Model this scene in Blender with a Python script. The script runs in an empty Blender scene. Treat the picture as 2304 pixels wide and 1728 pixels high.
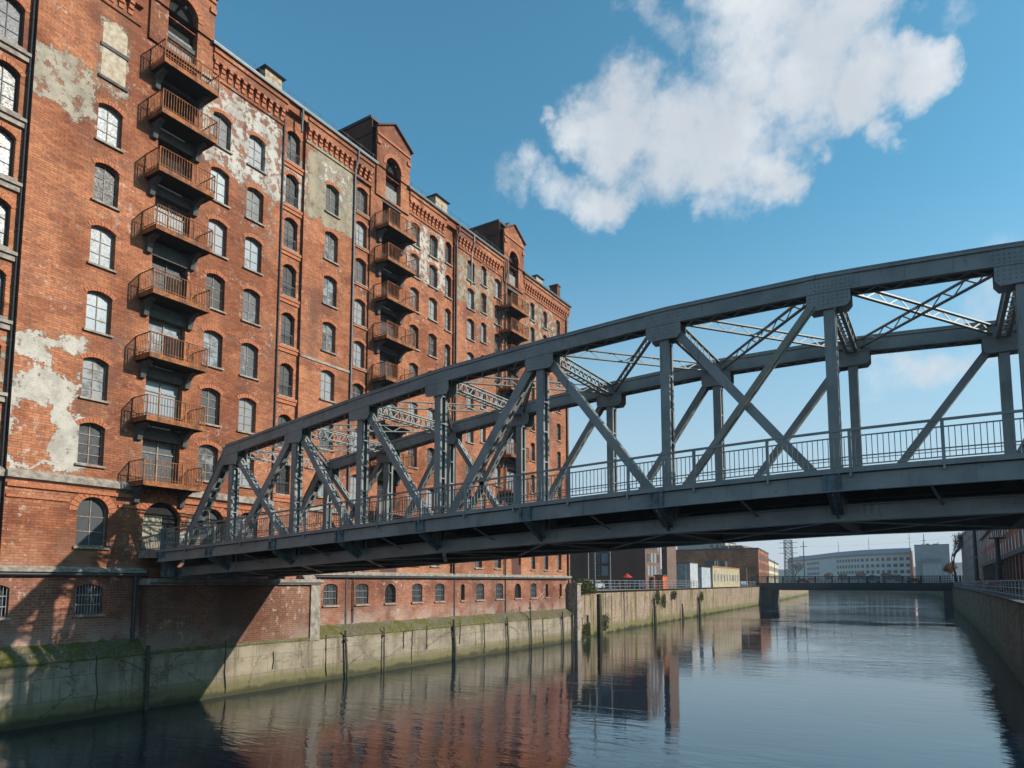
import bpy, bmesh, math, random
from mathutils import Vector, noise as mnoise
random.seed(7)
R = math.radians
sc = bpy.context.scene
col = sc.collection
ORG = {}

# ---------------------------------------------------------------- helpers
def tag(o, label=None, cat=None, group=None, kind=None):
    if label: o['label'] = label
    if cat: o['category'] = cat
    if group: o['group'] = group
    if kind: o['kind'] = kind
    return o

def empty(name, loc, label=None, cat=None, group=None, parent=None):
    o = bpy.data.objects.new(name, None); o.empty_display_size = .5
    col.objects.link(o)
    place(o, Vector(loc), parent)
    return tag(o, label, cat, group)

def place(o, w, parent=None):
    ORG[o.name] = Vector(w)
    if parent is not None:
        o.parent = parent
        o.location = Vector(w) - ORG[parent.name]
    else:
        o.location = w

class MB:
    def __init__(s): s.v = []; s.f = []
    def add(s, vs, fs):
        n = len(s.v); s.v += [Vector(p) for p in vs]; s.f += [tuple(i + n for i in f) for f in fs]
    def box(s, x0, x1, y0, y1, z0, z1):
        s.add([(x0,y0,z0),(x1,y0,z0),(x1,y1,z0),(x0,y1,z0),(x0,y0,z1),(x1,y0,z1),(x1,y1,z1),(x0,y1,z1)],
              [(0,3,2,1),(4,5,6,7),(0,1,5,4),(1,2,6,5),(2,3,7,6),(3,0,4,7)])
        return s
    def bar(s, p0, p1, w, h, side=(0,1,0)):
        # rectangular bar: w across 'side', h across the third direction
        p0 = Vector(p0); p1 = Vector(p1); a = (p1 - p0)
        if a.length < 1e-6: return s
        a.normalize(); sd = Vector(side); sd = (sd - a * sd.dot(a))
        if sd.length < 1e-4: sd = a.orthogonal()
        sd.normalize(); t = a.cross(sd)
        q = []
        for p in (p0, p1):
            for i, j in ((-1,-1),(1,-1),(1,1),(-1,1)): q.append(p + sd * (i*w/2) + t * (j*h/2))
        s.add(q, [(0,3,2,1),(4,5,6,7),(0,1,5,4),(1,2,6,5),(2,3,7,6),(3,0,4,7)])
        return s
    def tube(s, p0, p1, r0, r1=None, n=8, cap=True):
        if r1 is None: r1 = r0
        p0 = Vector(p0); p1 = Vector(p1); a = (p1 - p0)
        if a.length < 1e-6: return s
        a.normalize(); u = a.orthogonal().normalized(); v = a.cross(u); q = []
        for p, r in ((p0, r0), (p1, r1)):
            for i in range(n):
                t = 2*math.pi*i/n; q.append(p + u*(r*math.cos(t)) + v*(r*math.sin(t)))
        f = [(i, (i+1) % n, n+(i+1) % n, n+i) for i in range(n)]
        if cap: f += [tuple(range(n-1,-1,-1)), tuple(range(n, 2*n))]
        s.add(q, f); return s
    def prism(s, pts, ext):
        n = len(pts); e = Vector(ext); q = [Vector(p) for p in pts]; q += [p + e for p in q]
        s.add(q, [tuple(range(n-1,-1,-1)), tuple(range(n,2*n))] + [(i,(i+1)%n,n+(i+1)%n,n+i) for i in range(n)])
        return s
    def mesh(s, name, m, org=(0,0,0), smooth=False):
        me = bpy.data.meshes.new(name); o = Vector(org)
        me.from_pydata([v - o for v in s.v], [], s.f)
        bm = bmesh.new(); bm.from_mesh(me); bmesh.ops.recalc_face_normals(bm, faces=bm.faces); bm.to_mesh(me); bm.free()
        if m: me.materials.append(m)
        if smooth:
            for p in me.polygons: p.use_smooth = True
        return me
    def build(s, name, m, parent=None, org=None, smooth=False, kind=None):
        if org is None: org = ORG[parent.name] if parent is not None else Vector((0,0,0))
        o = bpy.data.objects.new(name, s.mesh(name, m, org, smooth)); col.objects.link(o)
        place(o, Vector(org), parent)
        if kind: o['kind'] = kind
        return o

def inst(name, me, w, parent=None, rz=0):
    o = bpy.data.objects.new(name, me); col.objects.link(o); place(o, Vector(w), parent)
    if rz: o.rotation_euler = (0,0,rz)
    return o

def children(o): return [c for c in bpy.data.objects if c.parent == o]
def copy_tree(o, w, parent=None, rz=None):
    kids = list(o.children)
    c = o.copy(); col.objects.link(c); off = Vector(w)
    c.parent = parent; ORG[c.name] = off
    c.location = off - ORG[parent.name] if parent is not None else off
    if rz is not None: c.rotation_euler = (0,0,rz)
    for k in kids:
        d = k.copy(); col.objects.link(d); d.parent = c; ORG[d.name] = off + (ORG[k.name]-ORG[o.name])
        for g in list(k.children):
            e = g.copy(); col.objects.link(e); e.parent = d; ORG[e.name] = ORG[d.name] + (ORG[g.name]-ORG[k.name])
    return c

def interp(tab, x):
    if x <= tab[0][0]: return tab[0][1]
    for (a, b), (c, d) in zip(tab, tab[1:]):
        if x <= c: return b + (d-b)*(x-a)/(c-a)
    return tab[-1][1]

# ---------------------------------------------------------------- materials
class NT:
    def __init__(s, name):
        s.m = bpy.data.materials.new(name); s.m.use_nodes = True; s.t = s.m.node_tree
        s.t.nodes.clear(); s.out = s.n('ShaderNodeOutputMaterial'); s.b = s.n('ShaderNodeBsdfPrincipled')
        s.l(s.b.outputs[0], s.out.inputs[0]); s._pos = None
    def n(s, k, **kw):
        x = s.t.nodes.new(k)
        for a, v in kw.items(): setattr(x, a, v)
        return x
    def l(s, a, b): s.t.links.new(a, b)
    def put(s, sock, v):
        if hasattr(v, 'is_linked') or isinstance(v, bpy.types.NodeSocket): s.l(v, sock)
        else: sock.default_value = v
    def math(s, op, a, b=0.0, c=None, clamp=False):
        x = s.n('ShaderNodeMath', operation=op, use_clamp=clamp); s.put(x.inputs[0], a); s.put(x.inputs[1], b)
        if c is not None: s.put(x.inputs[2], c)
        return x.outputs[0]
    def pos(s):
        if s._pos is None: s._pos = s.n('ShaderNodeNewGeometry').outputs['Position']
        return s._pos
    def xyz(s):
        x = s.n('ShaderNodeSeparateXYZ'); s.l(s.pos(), x.inputs[0]); return x.outputs
    def comb(s, x, y, z=0.0):
        c = s.n('ShaderNodeCombineXYZ'); s.put(c.inputs[0], x); s.put(c.inputs[1], y); s.put(c.inputs[2], z); return c.outputs[0]
    def scl(s, vec, v3):
        x = s.n('ShaderNodeVectorMath', operation='MULTIPLY'); s.l(vec, x.inputs[0]); x.inputs[1].default_value = v3; return x.outputs[0]
    def noise(s, scale, vec=None, detail=4, rough=.55, dist=0.0):
        x = s.n('ShaderNodeTexNoise'); s.l(vec if vec is not None else s.pos(), x.inputs['Vector'])
        x.inputs['Scale'].default_value = scale; x.inputs['Detail'].default_value = detail
        x.inputs['Roughness'].default_value = rough; x.inputs['Distortion'].default_value = dist
        return x.outputs['Fac']
    def ramp(s, f, a, b, lo=0.0, hi=1.0):
        x = s.n('ShaderNodeMapRange', interpolation_type='SMOOTHSTEP'); s.put(x.inputs[0], f)
        for i, v in ((1,a),(2,b),(3,lo),(4,hi)): s.put(x.inputs[i], v)
        return x.outputs[0]
    def mix(s, f, a, b, blend='MIX'):
        x = s.n('ShaderNodeMix', data_type='RGBA', blend_type=blend); s.put(x.inputs[0], f)
        for i, v in ((6,a),(7,b)):
            if isinstance(v, tuple) and len(v) == 3: v = (*v, 1)
            s.put(x.inputs[i], v)
        return x.outputs[2]
    def bump(s, h, strength=.3, dist=.02):
        x = s.n('ShaderNodeBump'); x.inputs['Strength'].default_value = strength; x.inputs['Distance'].default_value = dist
        s.l(h, x.inputs['Height']); s.l(x.outputs[0], s.b.inputs['Normal']); return x
    def base(s, c, rough=.8, metal=0.0, spec=None):
        if isinstance(c, tuple) and len(c) == 3: c = (*c, 1)
        s.put(s.b.inputs['Base Color'], c); s.put(s.b.inputs['Roughness'], rough); s.b.inputs['Metallic'].default_value = metal
        if spec is not None: s.b.inputs['Specular IOR Level'].default_value = spec
        return s.m

def simple(name, c, rough=.8, var=.25, scale=2.0, metal=0.0, c2=None, bump=0):
    t = NT(name); n = t.ramp(t.noise(scale, detail=5), .3, .7)
    if c2 is None: c2 = tuple(x*(1-var) for x in c)
    m = t.base(t.mix(n, c, c2), rough, metal)
    if bump: t.bump(t.noise(scale*4), bump)
    return m

def boxmask(t, wy, wz, y0, y1, z0, z1, soft=.25):
    a = t.math('MINIMUM', t.math('SUBTRACT', wy, y0), t.math('SUBTRACT', y1, wy))
    b = t.math('MINIMUM', t.math('SUBTRACT', wz, z0), t.math('SUBTRACT', z1, wz))
    return t.ramp(t.math('MINIMUM', a, b), 0.0, soft)

def brick(name, c1, c2, mortar, bw=.42, rh=.14, patches=(), holes=(), lime=0.0, low=None, dirt=.35):
    t = NT(name); X, Y, Z = t.xyz(); h = t.math('ADD', X, Y); v = t.comb(h, Z)
    jit = t.noise(1.3, detail=3)
    b = t.n('ShaderNodeTexBrick'); t.l(t.comb(h, t.math('MULTIPLY_ADD', jit, .05, Z)), b.inputs['Vector'])
    b.inputs['Scale'].default_value = 1; b.inputs['Brick Width'].default_value = bw; b.inputs['Row Height'].default_value = rh
    b.inputs['Mortar Size'].default_value = .013; b.inputs['Mortar Smooth'].default_value = .3; b.inputs['Bias'].default_value = -.1
    b.inputs['Color1'].default_value = (*c1,1); b.inputs['Color2'].default_value = (*c2,1); b.inputs['Mortar'].default_value = (*mortar,1)
    c = b.outputs['Color']
    big = t.noise(.16, detail=6, rough=.6); mid = t.noise(.9, detail=6, rough=.65); fine = t.noise(5.5, detail=3, rough=.7)
    c = t.mix(t.ramp(big, .40, .62), c, t.mix(1.0, c, (.56,.48,.46), 'MULTIPLY'))
    rp = t.noise(.33, t.comb(t.math('ADD', h, 71.0), t.math('MULTIPLY', Z, 1.6)), detail=2, rough=.4)
    c = t.mix(t.ramp(rp, .60, .615, 0, .55), c, t.mix(1.0, c, (.62,.48,.46), 'MULTIPLY'))
    rq = t.noise(.41, t.comb(t.math('ADD', h, 133.0), t.math('MULTIPLY', Z, 1.3)), detail=2, rough=.4)
    c = t.mix(t.ramp(rq, .62, .63, 0, .5), c, t.mix(1.0, c, (1.25,1.35,1.3), 'MULTIPLY'))
    c = t.mix(t.ramp(mid, .50, .74, 0, dirt), c, (.15,.07,.045))
    c = t.mix(t.ramp(fine, .52, .72, 0, .70), c, (.07,.035,.028))
    pale = t.noise(3.4, t.comb(t.math('ADD', h, 17.0), Z), detail=6, rough=.75)
    c = t.mix(t.ramp(pale, .55, .72, 0, .42), c, (.47,.26,.15))
    streak = t.noise(1.0, t.scl(t.comb(h, Z), (2.2,.13,1)), detail=5, rough=.6)
    c = t.mix(t.ramp(streak, .56, .78, 0, .45), c, (.13,.075,.055))
    soot = t.noise(1.0, t.scl(t.comb(t.math('ADD', h, 55.0), Z), (.32,.09,1)), detail=6, rough=.65)
    c = t.mix(t.ramp(soot, .50, .68, 0, .55), c, (.10,.055,.042))
    # horizontal seams and sooty courses
    seam = t.noise(1.0, t.scl(t.comb(h, Z), (.12,1.5,1)), detail=4, rough=.6)
    c = t.mix(t.ramp(seam, .58, .70, 0, .45), c, (.15,.09,.07))
    if lime:
        l1 = t.noise(2.6, detail=7, rough=.72); l2 = t.noise(.28, detail=3)
        lf = t.math('MULTIPLY', t.ramp(l1, .54, .64), t.ramp(l2, .46, .62))
        c = t.mix(t.math('MULTIPLY', lf, lime), c, (.52,.43,.37))
    if low:
        z0, z1, cc, am = low
        f = t.math('MULTIPLY', t.ramp(Z, z1, z0), t.ramp(t.noise(.55, detail=5), .35, .6))
        c = t.mix(t.math('MULTIPLY', f, am), c, cc)
    hgt = t.math('SUBTRACT', 1.0, b.outputs['Fac'])
    if patches:
        na = t.noise(.75, detail=7, rough=.68); nb = t.noise(.62, t.comb(t.math('ADD', h, 40.0), Z), detail=7, rough=.68)
        wy = t.math('MULTIPLY_ADD', t.math('SUBTRACT', na, .5), 3.4, h); wz = t.math('MULTIPLY_ADD', t.math('SUBTRACT', nb, .5), 3.4, Z)
        pn = t.noise(1.6, detail=8, rough=.7)
        hm = None
        for q in holes:
            k = boxmask(t, wy, wz, *q); hm = k if hm is None else t.math('MAXIMUM', hm, k)
        for (y0, y1, z0, z1, colr, er) in patches:
            k = boxmask(t, wy, wz, y0, y1, z0, z1, .12)
            if hm is not None: k = t.math('MULTIPLY', k, t.math('SUBTRACT', 1.0, hm))
            k = t.math('MULTIPLY', k, t.ramp(pn, er+.02, er+.14))
            pc = t.mix(t.ramp(t.noise(.7, detail=8, rough=.7), .40, .62), colr, tuple(x*.68 for x in colr))
            pc = t.mix(t.ramp(fine, .5, .75, 0, .45), pc, tuple(x*.5 for x in colr))
            edge = t.math('MULTIPLY', k, t.math('SUBTRACT', 1.0, k)); c = t.mix(t.math('MULTIPLY', k, .93), c, pc); c = t.mix(t.math('MULTIPLY', edge, 2.2, clamp=True), c, (.12,.075,.055))
            hgt = t.math('ADD', hgt, t.math('MULTIPLY', k, 1.6))
    m = t.base(c, .88, spec=.25)
    t.bump(t.math('ADD', hgt, t.math('MULTIPLY', fine, .8)), .55, .02)
    return m

PL_BEIGE = (.37,.33,.26); PL_WHITE = (.49,.46,.415); PL_OLIVE = (.32,.28,.205)
patches = [(15.2,19.3,13.2,20.6,(.48,.445,.39),.28),(15.2,18.7,33.2,36.6,PL_BEIGE,.35),(18.7,20.4,35.6,40.2,(.36,.31,.25),.40),
           (25.3,31.9,35.0,41.0,PL_WHITE,.37),(31.9,34.0,35.3,39.2,PL_WHITE,.36),(34.0,39.2,35.4,41.4,PL_OLIVE,.30),(35.6,38.9,37.6,40.6,PL_WHITE,.44),
           (45.8,51.8,35.2,40.9,PL_WHITE,.39),(53.4,60.2,35.6,40.6,PL_OLIVE,.38),(57.0,61.0,32.5,36.0,PL_BEIGE,.46),(67.0,75.5,34.5,40.8,PL_BEIGE,.42),(25.0,26.6,8.6,11.4,PL_WHITE,.42),
           (14.0,15.6,17.2,20.0,PL_BEIGE,.45),(28.5,31.5,30.2,35.5,(.42,.35,.30),.50),(30.5,33.0,11.0,14.0,(.44,.40,.35),.46)]
holes = [(15.6,17.6,13.5,16.8,.1),(17.2,19.4,18.4,19.9,.1),(15.5,16.7,18.0,19.0,.1),(18.6,19.6,16.2,18.2,.1)]
M = {}
M['brick'] = brick('warehouse_brick', (.48,.180,.082), (.30,.106,.052), (.15,.09,.066), patches=patches, holes=holes, lime=.55, low=(7.6,10.2,(.46,.26,.17),.35), dirt=.55)
M['brick_low'] = brick('cellar_brick', (.35,.125,.065), (.24,.075,.042), (.36,.27,.22), lime=.75, low=(3.6,5.8,(.40,.33,.29),.6), dirt=.5)
M['brick_dark'] = brick('dark_shaded_brick', (.20,.075,.045), (.13,.05,.032), (.12,.08,.06), dirt=.5)  # darker copy of the wall brick; unlit side faces get their shade from it
M['brick_arch'] = simple('arch_brick', (.43,.15,.065), .88, .3, 9, c2=(.27,.085,.04), bump=.3)
M['stone'] = simple('weathered_stone', (.34,.29,.24), .9, .4, 3, c2=(.16,.135,.115), bump=.3)
M['stone_dark'] = simple('sooty_stone', (.10,.092,.088), .9, .4, 4, bump=.3)
M['frame'] = simple('old_window_frame', (.30,.25,.20), .7, .4, 6, c2=(.17,.10,.06))
M['frame_dark'] = simple('dark_frame', (.05,.045,.04), .6, .3, 6)
M['iron'] = simple('dark_iron', (.035,.037,.04), .55, .3, 5, metal=.2)
M['zinc'] = simple('zinc_sheet', (.10,.115,.12), .45, .3, 2, metal=.4)
M['slate'] = simple('roof_slate', (.045,.045,.05), .7, .3, 3)
M['void'] = simple('near_black_and_shade', (.012,.011,.011), .95, .2, 1)  # near-black; its colour also stands in for shade in recesses and under slabs

def rust():
    t = NT('rusty_iron'); n = t.noise(2.2, detail=8, rough=.7); n2 = t.noise(9, detail=4)
    c = t.mix(t.ramp(n, .38, .62), (.10,.035,.014), (.33,.105,.022))
    c = t.mix(t.ramp(n2, .5, .75, 0, .7), c, (.07,.04,.03))
    t.base(c, .82); t.bump(n2, .3); return t.m
M['rust'] = rust()

def steel():
    t = NT('blue_grey_painted_steel'); X, Y, Z = t.xyz()
    n = t.noise(.8, detail=6, rough=.6); f = t.noise(7, detail=5, rough=.7); big = t.noise(.22, detail=3)
    c = t.mix(t.ramp(n, .35, .7), (.255,.266,.256), (.17,.182,.178))
    st = t.noise(1.0, t.scl(t.comb(t.math('ADD', X, Y), Z), (3.5,.35,1)), detail=6, rough=.65)
    c = t.mix(t.ramp(st, .56, .74, 0, .55), c, (.045,.052,.055))
    c = t.mix(t.ramp(f, .64, .72, 0, .8), c, (.045,.035,.03))
    rs = t.math('MULTIPLY', t.ramp(t.noise(2.6, detail=8, rough=.72), .60, .68), t.ramp(big, .45, .6))
    c = t.mix(t.math('MULTIPLY', rs, .85), c, (.15,.065,.028))
    r2 = t.math('MULTIPLY', t.ramp(t.noise(1.0, t.scl(t.comb(t.math('ADD', X, Y), Z), (5.0,.8,1)), detail=5, rough=.7), .6, .72), t.ramp(t.noise(.5, detail=4), .48, .62))
    c = t.mix(t.math('MULTIPLY', r2, .6), c, (.12,.06,.035))
    t.base(c, .5, .0, .5); t.bump(f, .12, .01); return t.m
M['steel'] = steel()
M['steel_teal'] = simple('teal_painted_steel', (.13,.19,.21), .5, .35, 3, c2=(.045,.06,.065))
M['steel_under'] = simple('dark_steel', (.05,.05,.05), .7, .5, 2, c2=(.03,.024,.02))  # darker steel colour for stringers and floor beams beneath the deck
M['beige_steel'] = simple('beige_painted_steel', (.30,.28,.22), .55, .25, 2)
M['deck'] = simple('deck_asphalt', (.06,.06,.06), .9, .3, 3)

def pane(name, a, b, thr, rough=.12, spec=.5):
    t = NT(name); oi = t.n('ShaderNodeObjectInfo').outputs['Random']
    w = t.n('ShaderNodeVectorMath', operation='ADD'); t.l(t.pos(), w.inputs[0]); t.l(t.comb(t.math('MULTIPLY', oi, 50.0), oi), w.inputs[1])
    n = t.noise(1.7, w.outputs[0], detail=4, rough=.6); n2 = t.noise(9, w.outputs[0], detail=5, rough=.7)
    f = t.ramp(t.math('ADD', n, t.math('MULTIPLY', t.math('SUBTRACT', oi, .5), .85)), thr-.12, thr+.12)
    c = t.mix(f, a, b); c = t.mix(t.ramp(n2, .5, .8, 0, .3), c, tuple(x*.5 for x in a))
    return t.base(c, t.ramp(n2, .3, .8, rough, rough+.25), 0, spec)
M['pane'] = pane('dusty_pane', (.23,.25,.275), (.07,.078,.09), .62, .3, .2)
M['pane_grey'] = pane('grey_pane', (.20,.21,.22), (.035,.04,.045), .50, .25, .25)
M['pane_dark'] = pane('dark_pane', (.05,.055,.06), (.02,.022,.026), .5, .35, .2)
M['curtain'] = pane('blue_grey_pane', (.20,.25,.29), (.05,.06,.07), .55, .25, .3)
M['plank'] = simple('grey_planks', (.26,.25,.235), .85, .35, 5)
M['door_red'] = simple('dark_red_door', (.09,.022,.016), .7, .3, 3)

def concrete():
    t = NT('quay_concrete'); X, Y, Z = t.xyz(); h = t.math('ADD', X, Y)
    n = t.noise(.6, detail=7, rough=.65); f = t.noise(6, detail=5, rough=.7)
    c = t.mix(t.ramp(n, .35, .7), (.31,.26,.195), (.18,.147,.108))
    c = t.mix(t.ramp(f, .55, .8, 0, .5), c, (.14,.12,.095))
    hs = t.noise(1.0, t.scl(t.comb(h, Z), (.10,2.2,1)), detail=5, rough=.65)
    c = t.mix(t.ramp(hs, .54, .70, 0, .55), c, (.20,.165,.115))
    st = t.noise(1.0, t.scl(t.comb(h, Z), (1.6,.12,1)), detail=6, rough=.65)
    c = t.mix(t.ramp(st, .50, .66, 0, .75), c, (.12,.10,.065))
    blot = t.noise(1.3, detail=8, rough=.7); c = t.mix(t.ramp(blot, .54, .64, 0, .5), c, (.11,.095,.07))
    wob = t.math('ADD', Z, t.math('MULTIPLY', t.math('SUBTRACT', n, .5), 1.3))
    c = t.mix(t.ramp(wob, 1.35, .7, 0, .75), c, (.11,.10,.032))
    c = t.mix(t.ramp(wob, .6, .2, 0, .9), c, (.035,.036,.016))
    c = t.mix(t.ramp(t.math('ADD', wob, t.math('MULTIPLY', f, .5)), 2.9, 3.5, 0, .75), c, (.13,.125,.05))
    # pour joints
    br = t.n('ShaderNodeTexBrick'); t.l(t.comb(h, Z), br.inputs['Vector']); br.inputs['Scale'].default_value = 1
    br.inputs['Brick Width'].default_value = 4.6; br.inputs['Row Height'].default_value = 1.15; br.inputs['Mortar Size'].default_value = .02
    c = t.mix(t.math('MULTIPLY', br.outputs['Fac'], .5), c, (.06,.05,.04))
    crk = t.n('ShaderNodeTexVoronoi', feature='DISTANCE_TO_EDGE'); crk.inputs['Scale'].default_value = .22; wv_ = t.n('ShaderNodeVectorMath', operation='ADD'); t.l(t.pos(), wv_.inputs[0]); t.l(t.comb(t.math('MULTIPLY', f, 1.2), t.math('MULTIPLY', n, 2.5), f), wv_.inputs[1]); t.l(wv_.outputs[0], crk.inputs['Vector'])
    c = t.mix(t.ramp(crk.outputs['Distance'], .010, .003, 0, .8), c, (.05,.042,.032))
    t.base(c, .85, spec=.3); t.bump(t.math('ADD', f, t.math('MULTIPLY', n, 2.0)), .7, .05); return t.m
M['concrete'] = concrete()

def moss():
    t = NT('moss'); n = t.noise(1.1, detail=7, rough=.7); f = t.noise(11, detail=4)
    c = t.mix(t.ramp(n, .43, .56), (.17,.145,.105), (.115,.105,.020)); c = t.mix(t.ramp(f, .35, .6, 0, .6), c, (.05,.055,.014))
    c = t.mix(t.ramp(n, .58, .66), c, (.14,.12,.085))
    bare = t.noise(.16, detail=5, rough=.65); c = t.mix(t.ramp(bare, .47, .60, 0, .8), c, t.mix(t.ramp(f, .4, .6), (.15,.125,.09), (.075,.065,.04)))
    t.base(c, .95, spec=.1); t.bump(f, .8, .05); return t.m
M['moss'] = moss()

def quay_brick(name, c1, c2, green):
    t = NT(name); X, Y, Z = t.xyz(); h = t.math('ADD', X, Y)
    n = t.noise(.35, detail=7, rough=.65); f = t.noise(4, detail=5, rough=.7)
    b = t.n('ShaderNodeTexBrick'); t.l(t.comb(h, Z), b.inputs['Vector']); b.inputs['Scale'].default_value = 1
    b.inputs['Brick Width'].default_value = .9; b.inputs['Row Height'].default_value = .3; b.inputs['Mortar Size'].default_value = .02
    b.inputs['Color1'].default_value = (*c1,1); b.inputs['Color2'].default_value = (*c2,1); b.inputs['Mortar'].default_value = (*[x*.5 for x in c1],1)
    c = b.outputs['Color']; c = t.mix(t.ramp(f, .5, .75, 0, .6), c, tuple(x*.45 for x in c2))
    st = t.noise(1.0, t.scl(t.comb(h, Z), (.9,.10,1)), detail=6, rough=.65)
    c = t.mix(t.ramp(st, .47, .60, 0, .85), c, green)
    blot = t.noise(.5, t.comb(t.math('ADD', h, 9.0), Z), detail=8, rough=.7)
    c = t.mix(t.ramp(blot, .52, .62, 0, .7), c, tuple(x*.42 for x in c1)); c = t.mix(t.ramp(f, .56, .64, 0, .6), c, green)
    st2 = t.noise(1.0, t.scl(t.comb(t.math('ADD', h, 31.0), Z), (1.7,.07,1)), detail=4, rough=.6)
    c = t.mix(t.ramp(st2, .55, .64, 0, .85), c, (.04,.036,.024))
    wob = t.math('ADD', Z, t.math('MULTIPLY', t.math('SUBTRACT', n, .5), 2.5))
    c = t.mix(t.ramp(wob, 1.7, .8, 0, .85), c, green); c = t.mix(t.ramp(wob, .45, .1, 0, .9), c, (.03,.03,.016))
    t.base(c, .9, spec=.2); t.bump(f, .5, .05); return t.m
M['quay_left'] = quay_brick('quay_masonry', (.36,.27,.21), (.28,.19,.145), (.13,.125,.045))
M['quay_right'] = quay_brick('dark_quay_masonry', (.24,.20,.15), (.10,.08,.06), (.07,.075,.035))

def water():
    t = NT('canal_water'); p = t.scl(t.pos(), (1,1,1))
    v1 = t.n('ShaderNodeMapping'); t.l(t.pos(), v1.inputs[0]); v1.inputs['Rotation'].default_value = (0,0,R(-32)); v1.inputs['Scale'].default_value = (.5,1.5,1)
    a = t.noise(.62, v1.outputs[0], detail=5, rough=.55, dist=.6); b = t.noise(2.2, v1.outputs[0], detail=2, rough=.5)
    wind = t.ramp(t.noise(.05, t.comb(t.math('MULTIPLY', t.xyz()[0], .6), t.xyz()[1]), detail=4), .40, .58, .10, .50)
    cal = t.ramp(t.noise(.035, detail=3), .42, .58, .22, 1.0)
    h = t.math('MULTIPLY', t.math('ADD', a, t.math('MULTIPLY', b, wind)), cal)
    c = t.mix(t.ramp(t.noise(.08), .3, .7), (.004,.017,.036), (.004,.013,.024))
    t.base(c, .012, 0, .5); t.b.inputs['IOR'].default_value = 1.9
    t.bump(h, .30, .16); return t.m
M['water'] = water()
M['ground'] = simple('gravel_ground', (.16,.15,.135), .95, .35, .6)
M['asphalt'] = simple('asphalt', (.055,.055,.055), .9, .3, 1)
M['paving'] = simple('light_paving', (.34,.32,.29), .9, .25, 1.2)
M['timber'] = simple('wet_timber', (.030,.026,.022), .8, .5, 4, c2=(.05,.05,.025))
M['bark'] = simple('bark', (.06,.048,.038), .95, .4, 6)
def leaf(name, a, b):
    t = NT(name); oi = t.noise(1.4, detail=4); c = t.mix(t.ramp(oi, .35, .65), a, b); t.base(c, .8, spec=.2); return t.m
M['leaf_brown'] = leaf('dry_leaves', (.10,.065,.035), (.06,.040,.025))
M['leaf_olive'] = leaf('olive_leaves', (.085,.09,.022), (.045,.055,.016))
M['leaf_orange'] = leaf('orange_leaves', (.22,.11,.03), (.12,.075,.03))
M['leaf_green'] = leaf('dark_leaves', (.03,.045,.02), (.02,.03,.016))
M['galv'] = simple('galvanised_rail', (.30,.31,.32), .5, .3, 2, metal=.3)

# ---------------------------------------------------------------- warehouse
WB = (0.0, 40.0, 3.0)
house = empty('warehouse', WB, 'long red brick canal warehouse with peeling plaster, arched windows and stacked rusty balconies', 'warehouse')

def arch_pts(y0, y1, z0, zs, rise, n=10):
    p = [(y0, z0), (y1, z0), (y1, zs)]
    if rise > 0:
        w = (y1-y0)/2; Rr = (w*w + rise*rise)/(2*rise); cz = zs + rise - Rr; a = math.asin(min(1, w/Rr))
        if rise >= w: a = math.pi/2
        for i in range(1, n):
            t = a - 2*a*i/n; p.append(((y0+y1)/2 + Rr*math.sin(t), cz + Rr*math.cos(t)))
    p.append((y0, zs)); return p

def wall_panel(mbname, m, parent, x, outer, hole_list, reveal=.32, back=None):
    bm = bmesh.new(); ed = []
    def loop(pts):
        vs = [bm.verts.new((x, y, z)) for y, z in pts]
        for i in range(len(vs)): ed.append(bm.edges.new((vs[i], vs[(i+1) % len(vs)])))
        return vs
    loop(outer); hv = [loop(h) for h in hole_list]
    bmesh.ops.triangle_fill(bm, use_beauty=True, use_dissolve=False, edges=ed, normal=(1,0,0))
    for vs, pts in zip(hv, hole_list):
        ws = [bm.verts.new((x-reveal, y, z)) for y, z in pts]; n = len(vs)
        for i in range(n): bm.faces.new((vs[i], vs[(i+1)%n], ws[(i+1)%n], ws[i]))
    for f in bm.faces:
        if abs(f.normal.x) > .9 and f.normal.x < 0: f.normal_flip()
    me = bpy.data.meshes.new(mbname); o = ORG[parent.name]
    for v in bm.verts: v.co -= o
    bm.to_mesh(me); bm.free(); me.materials.append(m)
    ob = bpy.data.objects.new(mbname, me); col.objects.link(ob); place(ob, o, parent); return ob

# window prototypes -----------------------------------------------------
def ring(mb, pts, w, x0, x1):
    # frame strip following an outline, inside by w
    n = len(pts); cy = sum(p[0] for p in pts)/n; cz = sum(p[1] for p in pts)/n
    for i in range(n):
        a = pts[i]; b = pts[(i+1) % n]
        dy, dz = b[0]-a[0], b[1]-a[1]; L = math.hypot(dy, dz)
        if L < 1e-5: continue
        ny, nz = -dz/L, dy/L
        if (cy-a[0])*ny + (cz-a[1])*nz < 0: ny, nz = -ny, -nz
        q = [(x0,a[0],a[1]),(x0,b[0],b[1]),(x0,b[0]+ny*w,b[1]+nz*w),(x0,a[0]+ny*w,a[1]+nz*w)]
        mb.prism(q, (x1-x0,0,0))

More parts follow.
